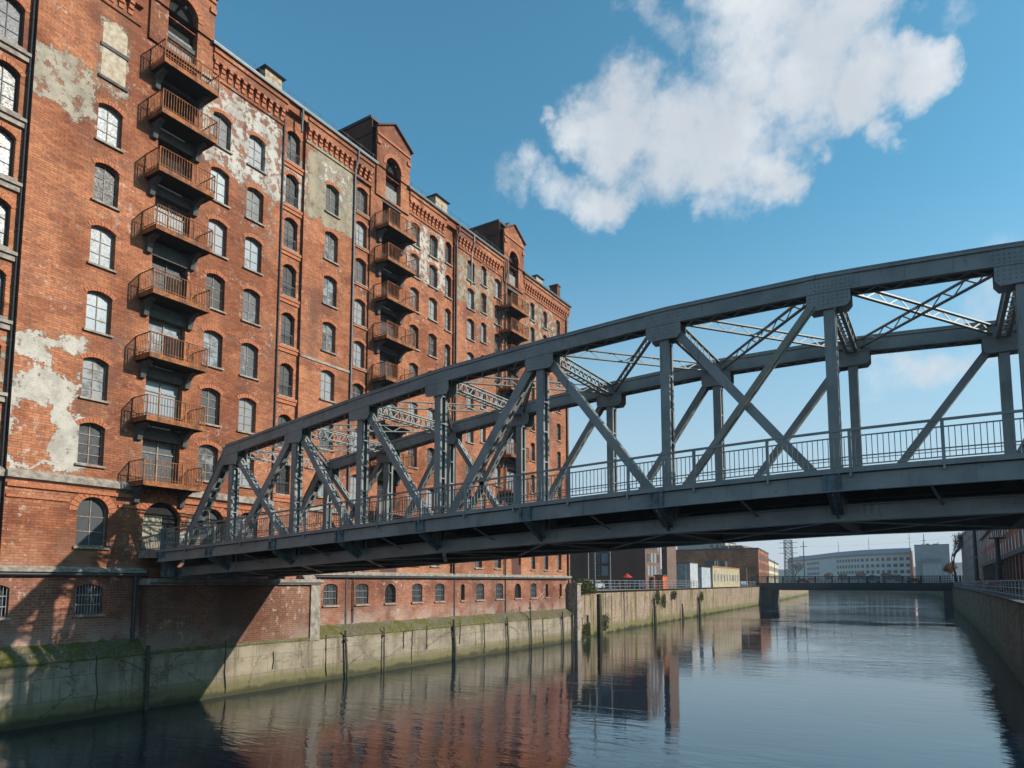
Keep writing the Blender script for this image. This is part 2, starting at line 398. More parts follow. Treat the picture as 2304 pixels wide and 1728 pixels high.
PROTO = {}
def make_window(kind, w, h, rise, nv, nh, fm, pm, sill=True, bars=0, rail=0, ringw=.26):
    pts = arch_pts(0, w, 0, h, rise)
    fr = MB(); ring(fr, pts, .06, -.03, .045)
    for i in range(1, nv+1):
        y = w*i/(nv+1); top = h + rise*(1-((y-w/2)/(w/2))**2) if rise else h
        fr.box(-.015, .04, y-.022, y+.022, .05, top-.05)
    for j in range(1, nh+1):
        z = (h+rise*.6)*j/(nh+1); fr.box(-.012, .036, .05, w-.05, z-.02, z+.02)
    d = {'frame': fr.mesh(kind+'_frame', fm)}
    pa = MB(); pa.add([(0,y,z) for y, z in pts], [tuple(range(len(pts)))]); d['pane'] = pa.mesh(kind+'_pane', pm)
    d['bars'] = None
    if bars:
        b = MB()
        for i in range(bars):
            y = .08 + (w-.16)*i/(bars-1); top = h + (rise*(1-((y-w/2)/(w/2))**2) if rise else 0)
            b.tube((.2,y,.0),(.2,y,top-.03), .018, n=5)
        for z in (.35*h, .72*h): b.box(.17,.19, 0, w, z-.02, z+.02)
        d['bars'] = b.mesh(kind+'_bars', M['galv'] if kind == 'cellar' else M['iron'])
    if rail:
        b = MB(); b.box(.2,.24,0,w,rail-.03,rail+.02); b.box(.2,.24,0,w,.1,.14)
        for i in range(9): y = .06+(w-.12)*i/8; b.box(.21,.23,y-.01,y+.01,.1,rail)
        d['bars'] = b.mesh(kind+'_rail', M['iron'])
    d['sill'] = None
    if sill:
        s = MB(); s.prism([(.02,-.12,-.13),(.47,-.12,-.16),(.47,-.12,-.05),(.02,-.12,.0)], (0,w+.24,0)); d['sill'] = s.mesh(kind+'_sill', M['stone'])
    # brick arch over the head
    d['arch'] = None
    if rise and ringw:
        a = MB(); ap = arch_pts(0, w, 0, h, rise, 14)[2:]
        W2 = w/2; Rr = (W2*W2+rise*rise)/(2*rise); cz = h+rise-Rr
        k = max(9, int(w/.13)); ang = math.asin(min(1, W2/Rr)) if rise < W2 else math.pi/2
        e = ang*1.12 if rise < W2 else ang
        for i in range(k):
            t0 = -e + 2*e*(i+.06)/k; t1 = -e + 2*e*(i+.94)/k
            q = [(.322, W2+Rr*math.sin(t0), cz+Rr*math.cos(t0)), (.322, W2+Rr*math.sin(t1), cz+Rr*math.cos(t1)),
                 (.322, W2+(Rr+ringw)*math.sin(t1), cz+(Rr+ringw)*math.cos(t1)), (.322, W2+(Rr+ringw)*math.sin(t0), cz+(Rr+ringw)*math.cos(t0))]
            a.prism(q, (.03 + .008*(i % 3), 0, 0))
        d['arch'] = a.mesh(kind+'_arch', M['brick_arch'])
    PROTO[kind] = (d, w, h, rise)

make_window('main', 1.38, 2.12, .22, 1, 2, M['frame'], M['pane'])
make_window('main_grey', 1.38, 2.12, .22, 1, 3, M['frame'], M['pane_grey'])
make_window('bay', 1.25, 1.95, .22, 1, 2, M['frame'], M['pane'])
make_window('narrow', 1.0, 1.95, .2, 1, 3, M['frame'], M['pane_grey'])
make_window('left', 1.40, 2.2, .30, 1, 2, M['frame_dark'], M['pane_grey'])
make_window('stair', 1.22, 2.15, .30, 1, 3, M['frame_dark'], M['pane_dark'], rail=.85)
make_window('stair_far', .95, 2.0, .25, 1, 3, M['frame_dark'], M['pane_grey'], rail=.0)
make_window('ground', 1.66, 2.05, .70, 1, 2, M['frame'], M['pane_dark'], ringw=.42)
make_window('cellar', 1.42, 1.42, .2, 1, 1, M['frame_dark'], M['pane_dark'], bars=9, ringw=0)
make_window('cellar_arch', 1.36, 1.0, .6, 1, 1, M['frame_dark'], M['pane_dark'], bars=9, ringw=0)
make_window('cellar_slim', .62, 1.42, .12, 0, 1, M['frame_dark'], M['pane_dark'], bars=4, ringw=0)

WIN = []   # (kind, y0, sillz, wallx)
def win(kind, y0, z0, wx=0.0, name='window'): WIN.append((kind, y0, z0, wx, name))
def hole(kind, y0, z0):
    d, w, h, rise = PROTO[kind]; return arch_pts(y0, y0+w, z0, z0+h, rise)

R8 = [13.77, 17.52, 21.40, 25.28, 29.05, 32.70, 36.62]
RB = [13.80, 17.60, 21.40, 25.00, 28.60, 32.15, 35.40, 38.38]
RS = [13.6, 17.0, 20.85, 24.7, 28.43, 32.08, 35.5, 38.95]
GFZ = 9.2
# left recessed section ------------------------------------------------
LX = -.45
hs = []
LEFTZ = [13.2, 17.1, 20.9, 24.6, 28.4, 32.0, 35.75]
for y0 in (13.72,):
    for z in LEFTZ: win('left', y0, z, LX); hs.append(hole('left', y0, z))
    win('ground', y0-.1, GFZ, LX); hs.append(hole('ground', y0-.1, GFZ))
    win('left', y0, 39.2, LX); hs.append(hole('left', y0, 39.2))
wall_panel('wall', M['brick'], house, LX, [(-6,7.75),(15.55,7.75),(15.55,43.2),(-6,43.2)], hs)
# main section 1
W1Y, W2Y, W3Y = 18.88, 26.1, 28.92
hs = []
for i, z in enumerate(R8):
    k = 'main_grey' if i in (0,1) else 'main'
    if i < 6: win(k, W1Y, z); hs.append(hole(k, W1Y, z))
    win(k, W2Y, z); hs.append(hole(k, W2Y, z)); win(k, W3Y, z); hs.append(hole(k, W3Y, z))
for y in (W1Y+.15, W2Y+.3, 29.1): win('ground', y, GFZ); hs.append(hole('ground', y, GFZ))
H1 = (22.45, 24.8)
def slot(y0, y1, z0=12.95, z1=40.6): return [(y0,z0),(y1,z0),(y1,z1),(y0,z1)]
def loft(y0, y1): c = (y0+y1)/2; return [(c-1.02,40.93),(c+1.02,40.93),(c+1.02,43.15),(c-1.02,43.15)]
def gdoor(y0, y1): return arch_pts(y0, y1, 9.1, 11.1, .95, 12)
hs.append(slot(*H1)); hs.append(gdoor(22.7, 25.05)); hs.append(loft(*H1))
wall_panel('wall', M['brick'], house, 0.0, [(15.55,7.75),(31.95,7.75),(31.95,43.2),(15.55,43.2)], hs)
# stair strip
hs = []
for z in RS: win('stair', 32.38, z, -.25, 'stair_window'); hs.append(hole('stair', 32.38, z))
wall_panel('wall', M['brick'], house, -.25, [(31.95,7.75),(33.95,7.75),(33.95,43.2),(31.95,43.2)], hs)
# W4
hs = []
for z in R8: win('main', 36.1, z); hs.append(hole('main', 36.1, z))
win('ground', 36.4, GFZ); hs.append(hole('ground', 36.4, GFZ))
wall_panel('wall', M['brick'], house, 0.0, [(33.95,7.75),(39.25,7.75),(39.25,43.2),(33.95,43.2)], hs)
hs = []
for z in RB: win('bay', 39.6, z, -.14); hs.append(hole('bay', 39.6, z))
wall_panel('wall', M['brick'], house, -.14, [(39.25,7.75),(41.1,7.75),(41.1,43.2),(39.25,43.2)], hs)
H2 = (42.55, 44.9)
hs = [slot(*H2), gdoor(43.0,45.1), loft(*H2)]
for z in RB: win('bay', 46.4, z); hs.append(hole('bay', 46.4, z))
for z in RB: win('bay', 49.1, z); hs.append(hole('bay', 49.1, z))
for y in (47.05, 50.0): win('bay', y-.2, 8.75); hs.append(hole('bay', y-.2, 8.75))
wall_panel('wall', M['brick'], house, 0.0, [(41.1,7.75),(51.45,7.75),(51.45,43.2),(41.1,43.2)], hs)
hs = []
for z in RS: win('stair_far', 51.85, z-.1, -.2, 'stair_window'); hs.append(hole('stair_far', 51.85, z-.1))
wall_panel('wall', M['brick'], house, -.2, [(51.45,7.75),(53.1,7.75),(53.1,43.2),(51.45,43.2)], hs)
H3 = (63.0, 65.3)
hs = [slot(*H3), gdoor(63.9,65.9), loft(*H3)]
for z in RB[:-1]+[38.4]:
    for k, y in (('bay',55.3),('narrow',57.8),('bay',60.4),('narrow',68.1),('narrow',71.2),('narrow',74.6)):
        zz = z + (.4 if k == 'narrow' and y < 60 else 0)
        win(k, y, zz, 0, 'window' if y < 67 else 'stuff'); hs.append(hole(k, y, zz))
for y in (56.95, 60.55): win('bay', y, 8.7); hs.append(hole('bay', y, 8.7))
for y in (68.1, 71.2, 74.6): win('narrow', y, 8.7, 0, 'stuff'); hs.append(hole('narrow', y, 8.7))
wall_panel('wall', M['brick'], house, 0.0, [(53.1,7.75),(77.9,7.75),(77.9,43.2),(53.1,43.2)], hs)
# cellar wall
CX = .12
hs = []
for k, y in (('cellar',14.6),('cellar',19.15),('cellar',22.95),('cellar',36.8),('cellar',40.2),('cellar_arch',43.6),('cellar',47.1),('cellar',50.35),('cellar_slim',54.4),('cellar',57.0),('cellar',60.6),('cellar_arch',64.35),('cellar',67.75),('cellar_slim',71.3),('cellar_slim',74.8)):
    win(k, y, 5.48, CX, 'cellar_window'); hs.append(hole(k, y, 5.48))
wall_panel('wall', M['brick_low'], house, CX, [(-6,3.0),(77.9,3.0),(77.9,7.75),(-6,7.75)], hs)

SF = {}
wr_ = random.Random(5)
def recol(me, m): q = me.copy(); q.materials[0] = m; return q
ALT = {k: [recol(PROTO[k][0]['pane'], M[m]) for m in ('pane_dark','curtain','pane_grey','pane')] for k in ('main','main_grey','bay','narrow','left')}
for kind, y0, z0, wx, name in WIN:
    d, w, h, rise = PROTO[kind]
    if name == 'stuff':
        for k in ('frame','pane','sill','arch'):
            if d[k] is None: continue
            mb = SF.setdefault(k, MB()); mb.add([v.co + Vector((wx-.32,y0,z0)) for v in d[k].vertices], [tuple(q.vertices) for q in d[k].polygons])
        continue
    f = inst(name, d['frame'], (wx-.32, y0, z0), house)
    pme_ = d['pane']
    if kind in ALT and wr_.random() < .42: pme_ = wr_.choice(ALT[kind])
    inst('pane', pme_, (wx-.32, y0, z0), f)
    if d['sill']: inst('sill', d['sill'], (wx-.32, y0, z0), f)
    if d['arch']: inst('brick_arch', d['arch'], (wx-.32, y0, z0), f)
    if d['bars']: inst('bars', d['bars'], (wx-.32, y0, z0), f)
sf = SF['frame'].build('window', M['frame'], house, kind='stuff')
SF['pane'].build('pane', M['pane'], sf, kind='stuff'); SF['sill'].build('sill', M['stone'], sf, kind='stuff'); SF['arch'].build('brick_arch', M['brick_arch'], sf, kind='stuff')
# bricked-up window on the top floor
b = MB(); b.box(-.2,.012, W1Y, W1Y+1.4, 36.6, 38.4); b.prism([(.012,W1Y,38.4),(.012,W1Y+1.4,38.4),(.012,W1Y+1.4,39.9),(.012,W1Y+.7,40.35),(.012,W1Y,39.9)], (-.2,0,0))
b.build('blocked_window', simple('patched_plaster', (.46,.40,.31), .9, .3, 3, c2=(.30,.22,.15), bump=.4), house)
for q in ((0,.08, W1Y-.1, W1Y+1.5, 38.4, 38.62),(0,.12, W1Y-.15,W1Y+1.55,36.42,36.58)):
    b = MB(); b.box(*q); b.build('stone_lintel', M['stone_dark'], house)

# backing (dark rooms behind the panes), side, rear
b = MB(); b.box(-20,-1.6,-6,77.6,3,43.1); b.build('core', M['void'], house)
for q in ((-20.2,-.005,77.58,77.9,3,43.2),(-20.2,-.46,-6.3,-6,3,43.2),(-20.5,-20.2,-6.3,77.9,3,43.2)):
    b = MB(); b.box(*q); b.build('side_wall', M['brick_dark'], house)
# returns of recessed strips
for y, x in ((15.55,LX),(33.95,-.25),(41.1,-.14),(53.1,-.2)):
    b = MB(); b.box(x-.02, -.002, y, y+.12, 7.75, 43.18); b.build('wall_return', M['brick_dark'], house)  # faces turned from the sun; shade put into the darker brick colour
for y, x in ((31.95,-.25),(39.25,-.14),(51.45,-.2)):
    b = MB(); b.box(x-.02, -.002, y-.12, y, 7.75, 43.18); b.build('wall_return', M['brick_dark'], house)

# string courses
def course(y0, y1, z, px=.22, hgt=.3, x=0.0):
    b = MB(); b.prism([(x,y0,z+hgt+.16),(x+px,y0,z+hgt),(x+px,y0,z),(x,y0,z-.12)], (0,y1-y0,0)); b.build('string_course', M['stone'], house)
b = MB(); b.prism([(LX,-6,13.2),(.02,-6,12.86),(.02,-6,12.56),(LX,-6,12.4)], (0,21.53,0)); b.build('string_course', M['stone'], house)
course(15.55,22.3,12.56); course(24.95,31.9,12.56); course(33.97,39.2,12.56); course(45.3,51.4,12.56); course(53.12,62.5,12.56,.16)
course(-6,22.9,7.75,.34,.14,.0); course(35.6,77.88,7.75,.30,.14,.0)
b = MB(); b.box(0,.07,33.98,39.2,24.1,24.3); b.build('string_course', M['stone'], house)
for q in ((.0,.12,15.6,22.4,12.1,12.3),(.0,.09,15.6,18.6,11.55,11.7),(.0,.09,21.2,22.4,11.5,11.65),(.0,.12,25.0,31.9,12.1,12.3)):
    b = MB(); b.box(*q); b.build('brick_course', M['brick_arch'], house)
for z in (13.0,16.9,20.7,24.4,28.2,31.8,35.55):
    b = MB(); b.box(LX,LX+.28,12.9,15.46,z-.20,z-.02); b.box(LX,LX+.16,12.9,15.46,z-.5,z-.20); b.build('ledge', M['stone'], house)
# small rows of brick mouldings over stair windows
for z in RS:
    b = MB(); b.box(-.25,-.08,31.98,33.92,z-.34,z-.14); b.box(-.25,-.15,31.98,33.92,z-.6,z-.34); b.build('stair_moulding', M['brick_arch'], house)
for z in RB:
    b = MB(); b.box(-.14,-.03,39.28,41.08,z-.3,z-.16); b.build('stair_moulding', M['brick_arch'], house)

# cornice with corbels --------------------------------------------------
segs = [(-6,21.0),(25.8,31.95),(33.95,41.2),(45.9,51.45),(53.1,61.8),(66.3,77.9)]
for y0, y1 in segs:
    corn = MB(); cor = MB()
    corn.box(0,.30,y0,y1,42.22,42.6); corn.box(0,.22,y0,y1,42.6,42.8); corn.box(0,.33,y0,y1,42.8,43.05); corn.box(0,.25,y0,y1,43.05,43.2); corn.box(0,.10,y0,y1,41.1,41.32)
    y = y0 + .1
    while y < y1-.3:
        cor.prism([(0,y,41.42),(.1,y,41.42),(.1,y,41.7),(.2,y,41.75),(.2,y,41.98),(.3,y,42.03),(.3,y,42.22),(0,y,42.22)], (0,.27,0)); y += .555
    cc = corn.build('cornice', M['brick'], house); cor.build('corbels', M['brick_arch'], cc)
for y0, y1, x in ((31.95,33.95,-.25),(51.45,53.1,-.2)):
    corn = MB(); corn.box(x,.2,y0,y1,42.6,43.2); corn.build('cornice', M['brick'], house)
for y0, y1 in ((-6,21.2),(25.6,41.5),(45.6,62.0),(66.1,78.1)):
    gut = MB(); gut.box(.001,.46,y0,y1,43.2,43.26); gut.prism([(.32,y0,43.26),(.48,y0,43.28),(.48,y0,43.4),(.32,y0,43.4)], (0,y1-y0,0)); gut.build('gutter', M['zinc'], house)
b = MB(); b.prism([(.30,-6.3,43.40),(-10,-6.3,49.3),(-20.6,-6.3,43.40)], (0,84.3,0)); b.build('roof', M['slate'], house)
# snow guard wires along the eaves
for y0, y1 in ((26,41.3),(46,62)):
    b = MB(); y = y0
    while y < y1: b.tube((.3,y,43.38),(.3,y,44.0+.12*random.random()), .018, n=4); y += 1.5
    b.tube((.3,y0,43.9),(.3,y1,43.9), .014, n=4)
    b.build('roof_wire', M['iron'], house)

# gables over the hoists -------------------------------------------------
for gi, (h0, h1) in enumerate((H1, H2, H3)):
    c = (h0+h1)/2; g0, g1 = c-2.15+(.0,.0,.1)[gi], c+2.2; gx = .16
    pts = [(g0,40.75),(g1,40.75),(g1,46.9),(c,48.2),(g0,46.9)]
    hole_ = arch_pts(c-1.0, c+1.0, 40.95, 44.0, 1.0, 14)
    gb = wall_panel('gable', M['brick'], house, gx, pts, [hole_], reveal=.55)
    for q in ((0.0,gx,g0,g0+.01,40.75,46.9),(0,gx,g1-.01,g1,40.75,46.9),(-7.5,-.56,g0+.1,g1-.3,43,46.6)):
        b = MB(); b.box(*q); b.build('gable_side', M['brick'] if q[0] == 0 else M['brick_dark'], house)
    b = MB(); b.box(-.5,-.42,c-1.05,c+1.05,40.9,45.2); b.build('gable_loft', M['void'], house)
    b = MB()
    for i in range(9): b.box(-.28,-.22,c-1+.222*i+.006,c-1+.222*(i+1)-.006,40.95,42.35+.02*(i%2))
    b.build('loft_door', M['plank'], house)
    b = MB()
    n = 13
    for i in range(n):
        t0 = math.pi*(i+.06)/n; t1 = math.pi*(i+.94)/n
        b.prism([(gx,c+1.0*math.cos(t0),44.0+1.0*math.sin(t0)),(gx,c+1.0*math.cos(t1),44.0+1.0*math.sin(t1)),(gx,c+1.36*math.cos(t1),44.0+1.36*math.sin(t1)),(gx,c+1.36*math.cos(t0),44.0+1.36*math.sin(t0))], (.05,0,0))
    b.build('brick_arch', M['brick_arch'], house)
    for a0, z0, a1, z1 in ((g0-.12,46.86,c,48.22),(c,48.22,g1+.25,46.8)):
        b = MB(); b.prism([(gx-.5,a0,z0),(gx-.5,a1,z1),(gx-.5,a1,z1+.13),(gx-.5,a0,z0+.13)], (.72,0,0)); b.build('coping', M['brick_dark'], house)
    for q in ((0,.3,g1-.42,g1+.02,45.4,45.75),(0,.3,g0-.02,g0+.42,45.4,45.75),(0,.27,g0-.02,g1+.02,46.2,46.4)):
        b = MB(); b.box(*q); b.build('corbel_band', M['brick_arch'], house)
    b = MB(); b.prism([(-.5,g0-.15,47.9),(-8.5,g0-.15,47.9),(-8.5,g0-.15,48.15),(-.5,g0-.15,48.15)], (0,3.0,0)); b.prism([(-8.5,g0-.1,46.5),(-8.5,c+.2,48.9),(-8.5,c+1.4,47.2),(-8.5,c+1.4,46.5)], (8,0,0)); b.build('gable_roof', M['slate'], house)
    b = MB(); b.box(-8.4,-.45,g0-.02,g0+.06,43,47.9); b.build('gable_cheek', M['brick_dark'], house)  # shaded side; its shade is put into the dark brick colour
    # hoist beam
    b = MB(); b.bar((-.4,c,44.6),(.5,c-.1,44.1),.12,.16); b.build('hoist_beam', M['iron'], house)

# roof dormers
for y0, y1, zt, m in ((32.3,33.9,47.6,'plank'),(53.7,55.7,47.8,'plank'),(74.8,76.4,47.3,'plank')):
    b = MB(); b.box(-6.5,-3,y0,y1,43.9,zt-.15); d = b.build('roof_dormer', simple('dormer_board', (.40,.35,.27), .85, .4, 3, c2=(.28,.17,.09)), house)
    b = MB(); b.prism([(-6.8,y0-.25,zt-.15),(-2.75,y0-.25,zt-.15),(-3.2,y0+.4,zt+.2),(-6.8,y0+.4,zt+.2)], (0,.01,0)); b.add([(-2.72,y0-.25,zt-.14),(-2.72,y1+.25,zt-.14),(-4.2,(y0+y1)/2,zt+.45),(-6.8,y0-.25,zt-.14),(-6.8,y1+.25,zt-.14),(-5.6,(y0+y1)/2,zt+.45)],
        [(0,1,2),(0,2,5,3),(1,4,5,2),(3,5,4),(0,3,4,1)]); b.build('dormer_roof', M['zinc'], d)
b = MB(); b.box(-2.2,-1.1,77.0,77.8,43.6,46.2); b.box(-2.3,-1.0,76.9,77.9,46.2,46.4); b.build('chimney', M['brick_dark'], house)

# downpipes
def pipe(y, z0, z1, x, r=.075, m='zinc', top=True):
    b = MB(); b.tube((x,y,z0),(x,y,z1), r, n=8)
    z = z0+1
    while z < z1: b.tube((x,y,z),(x,y,z+.1), r+.025, n=8); z += 3
    if top: b.tube((x,y,z1),(.4,y+.05,z1+1.0), r, n=8); b.tube((.4,y+.05,z1+1.0),(.4,y+.05,43.3), r, n=8)
    b.build('downpipe', M[m], house)
pipe(15.48, 3.6, 41.8, LX+.16, .085, 'iron', False); pipe(31.83, 7.9, 41.6, .1, .06, 'iron', False); pipe(33.2,41.3,42.0,.4,.09); pipe(39.12, 3.6, 41.6, .12, .09)
pipe(53.3, 3.9, 41.6, .12, .09, 'iron'); pipe(55.9, 38, 41.5, .12, .07); pipe(62.4, 3.8, 41.0, .16, .085, 'iron'); pipe(77.2, 3.2, 43, .14, .13, 'iron', False); pipe(22.28, 3.4, 7.7, .28, .1, 'iron', False); pipe(39.8,4.0,8.6,.24,.05,'iron',False); pipe(61.7,24,41,.1,.05,'iron',False)
for q in ((-6,23),(35.6,77)):
    b = MB(); b.tube((.36,q[0],7.62),(.36,q[1],7.62), .07, n=8); b.build('service_pipe', M['iron'], house)

# hoist bays: jambs, doors, balconies ------------------------------------
FL1 = [13.05,16.85,20.6,24.45,28.4,32.05,35.75,39.0]
FL2 = [13.1,16.9,20.6,24.35,27.9,31.35,34.75,37.8]
FL3 = [13.1,17.0,20.9,24.6,28.3,31.8,34.8,37.6]
def make_door(style):
    w = 2.3; fr = MB()
    fr.box(0,.08,0,.07,0,2.7); fr.box(0,.08,w-.07,w,0,2.7); fr.box(0,.08,.07,w-.07,2.62,2.7); fr.box(0,.08,.07,w-.07,1.95,2.03); fr.box(.01,.09,w/2-.04,w/2+.04,.02,2.62)
    for k in (.6,1.3): fr.box(.01,.06,.07,w-.07,k-.02,k+.02)
    fm = M['frame'] if style else M['frame_dark']
    pa = MB(); pa.box(-.02,.02,.05,w-.05,.02,2.65)
    return fr.mesh('door_frame', fm), pa.mesh('door_pane', M['curtain'] if style == 1 else M['pane_dark'])
DOORS = [make_door(0), make_door(1)]

def make_balcony():
    root = empty('balcony', (0,0,0))
    W, P = 1.85, 1.6
    s = MB(); s.box(0,P-.03,-W+.06,W-.06,-.24,-.012); s.build('slab', M['void'], root)  # slab coloured near-black to paint in the shade of its underside
    s = MB(); s.box(0,P,-W,-W+.06,-.3,0); s.box(0,P,W-.06,W,-.3,0); s.box(P-.06,P,-W+.06,W-.06,-.3,0); s.build('edge_beam', M['rust'], root)
    r = MB()
    hr = 1.2
    for y in (-W+.03, W-.03):
        r.bar((0,y,hr),(P,y,hr),.06,.035,(0,1,0)); r.bar((0,y,.12),(P,y,.12),.03,.03,(0,1,0))
    r.bar((P-.03,-W,hr),(P-.03,W,hr),.06,.035,(1,0,0)); r.bar((P-.03,-W,.12),(P-.03,W,.12),.03,.03,(1,0,0))
    for x, y in ((P-.03,-W+.03),(P-.03,W-.03),(P-.03,.55),(.05,-W+.03),(.05,W-.03)): r.box(x-.032,x+.032,y-.032,y+.032,0,hr)
    n = 21
    for i in range(1, n): 
        y = -W+.03 + (2*W-.06)*i/n; r.box(P-.045,P-.018,y-.014,y+.014,.0,hr)
    for i in range(1, 9):
        x = (P-.03)*i/9
        for y in (-W+.03, W-.03): r.box(x-.012,x+.012,y-.012,y+.012,0,hr)
    r.build('railing', M['rust'], root)
    for y in (-1.42, 1.42):
        k = MB(); pr = [(0,-.3),(1.0,-.3),(.95,-.42),(.62,-.52),(.4,-.72),(.32,-1.0),(.26,-1.25),(0,-1.3)]
        k.prism([(x,y-.15,z) for x, z in pr], (0,.3,0)); k.build('bracket', M['stone_dark'], root)
    return root
bal0 = None
for fi, (FL, (h0, h1), yc) in enumerate(((FL1,H1,23.55),(FL2,H2,43.5),(FL3,H3,63.2))):
    rx = -.62
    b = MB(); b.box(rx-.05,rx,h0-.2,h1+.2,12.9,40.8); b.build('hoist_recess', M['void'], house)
    for hy in (h0-.02, h1):
        b = MB(); b.box(rx,-.32,hy,hy+.02,12.95,40.6); b.build('hoist_jamb', M['stone_dark'], house)
    for k, z in enumerate(FL):
        nxt = FL[k+1]-.35 if k < 7 else 40.5
        b = MB(); b.box(rx,.03,h0-.12,h1+.12,z+2.72,nxt-.0 if nxt-z-2.72 > .25 else z+3.0)
        b.build('lintel', M['stone_dark'], house)
        if k < 7 and k not in (5,6):
            f, p = DOORS[1 if (fi == 0 and k in (0,1,4,2)) or (fi > 0 and k in (1,2)) else 0]
            d = inst('hoist_door', f, (-.5, h0+.02, z), house); inst('pane', p, (-.5, h0+.02, z), d)
            if fi == 0 and k in (2,3):
                b = MB(); b.box(-.49,-.40,h0+1.25,h0+2.2,z+.02,z+1.95); b.build('open_leaf', M['void'], d, org=ORG[d.name])
    for k, z in enumerate(FL):
        if bal0 is None:
            bal0 = make_balcony(); place(bal0, Vector((0,yc,z)), house)
            for c_ in children(bal0): ORG[c_.name] = Vector((0,yc,z))
            bal = bal0
        else: bal = copy_tree(bal0, (0,yc,z), house)
# ground level doors
b = MB(); b.box(-.35,-.3,22.7,25.05,9.1,12.1); b.build('entrance_recess', M['void'], house)
b = MB(); b.box(-.3,-.22,22.74,24.0,9.1,11.2); d = b.build('entrance_door', simple('pale_door', (.33,.28,.2), .7, .3, 4), house)
b = MB()
for y in (22.78,23.35,23.93): b.box(-.22,-.18,y-.04,y+.04,9.1,11.2)
for z in (9.2,9.9,10.5,11.15): b.box(-.22,-.185,22.74,24.0,z-.04,z+.04)
b.build('door_frame', M['frame'], d, org=ORG[d.name])
for y0, y1 in ((43.0,45.1),(63.9,65.9)):
    b = MB(); b.box(-.35,-.25,y0,y1,8.0,12.1); b.build('entrance_door', M['door_red'], house)
for q in ((43.1,45.1),(63.95,65.9)):
    b = MB(); b.box(0,.02,q[0],q[1],7.95,9.1); b.build('door_foot', M['door_red'], house)
n = 17
for (y0,y1) in ((22.7,25.05),(43.0,45.1)):
    b = MB(); c=(y0+y1)/2; w=(y1-y0)/2; rise=.95; Rr=(w*w+rise*rise)/(2*rise); cz=11.1+rise-Rr; e=math.asin(min(1,w/Rr))*1.05
    for i in range(n):
        t0=-e+2*e*(i+.06)/n; t1=-e+2*e*(i+.94)/n
        b.prism([(.0,c+Rr*math.sin(t0),cz+Rr*math.cos(t0)),(.0,c+Rr*math.sin(t1),cz+Rr*math.cos(t1)),(.0,c+(Rr+.45)*math.sin(t1),cz+(Rr+.45)*math.cos(t1)),(.0,c+(Rr+.45)*math.sin(t0),cz+(Rr+.45)*math.cos(t0))], (.05,0,0))
    b.build('brick_arch', M['brick_arch'], house)

# ---------------------------------------------------------------- truss bridge
bridge = empty('truss_bridge', (34.4, 27.5, 8.0), 'blue grey riveted steel truss bridge crossing the canal into the warehouse', 'bridge')
NX = [6.4,11.6,16.3,21.1,26.4,31.7,37.3,42.4,47.6,52.7,57.6,62.4]
TOPZ = [(6.0,14.97),(11.4,15.66),(16.25,16.28),(21.1,16.80),(26.3,17.12),(31.6,17.36),(37.3,17.33),(42.5,17.0),(47.6,16.5),(52.7,15.9),(57.6,15.3),(62.8,14.97)]
FZ = [(2,8.92),(7.5,9.18),(14,9.5),(21.6,9.89),(27,10.14),(31.9,10.34),(37,10.50),(42,10.53),(47,10.45),(57,9.9),(66.8,9.0)]
def fz(x): return interp(FZ, x)
YT = (24.15, 31.15); YF = (22.8, 32.5)
def plate_pair(mb, p0, p1, gap, w, tplate=.05, lace=True, pitch=.55, mode='z', off=0):
    # two flat plates facing +-Y (width w in the truss plane) laced together on both edges
    p0 = Vector(p0); p1 = Vector(p1); a = (p1-p0); L = a.length; a.normalize(); Yv = Vector((0,1,0)); n = a.cross(Yv).normalized()
    for s in (-1,1):
        o = Yv*(s*gap/2); mb.bar(p0+o, p1+o, tplate, w, (0,1,0))
        for e in (-1,1):
            oo = Yv*(s*(gap/2-.05)) + n*(e*(w/2-.015)); mb.bar(p0+oo, p1+oo, .09, .03, (0,1,0))
    if lace:
        k = max(2, int(L/pitch))
        for e in (-1,1):
            for i in range(k):
                q0 = p0 + a*(L*(i+.12)/k) + n*(e*(w/2-.01)); 
                if mode == 'z':
                    s = 1 if i % 2 else -1
                    q1 = p0 + a*(L*(i+1.0)/k) + n*(e*(w/2-.01))
                    mb.bar(q0 - Yv*(s*gap*.38), q1 + Yv*(s*gap*.38), .02, .07, n)
                else:
                    mb.bar(q0 - Yv*gap*.45, q0 + Yv*gap*.45, .02, .24, n)
    return mb
def rivets(mb, c, u, v, nrm, nu, nv, su, sv, r=.024):
    c = Vector(c); u = Vector(u); v = Vector(v); nrm = Vector(nrm)
    for i in range(nu):
        for j in range(nv):
            p = c + u*((i-(nu-1)/2)*su) + v*((j-(nv-1)/2)*sv); mb.tube(p, p+nrm*.022, r, r*.6, n=6)

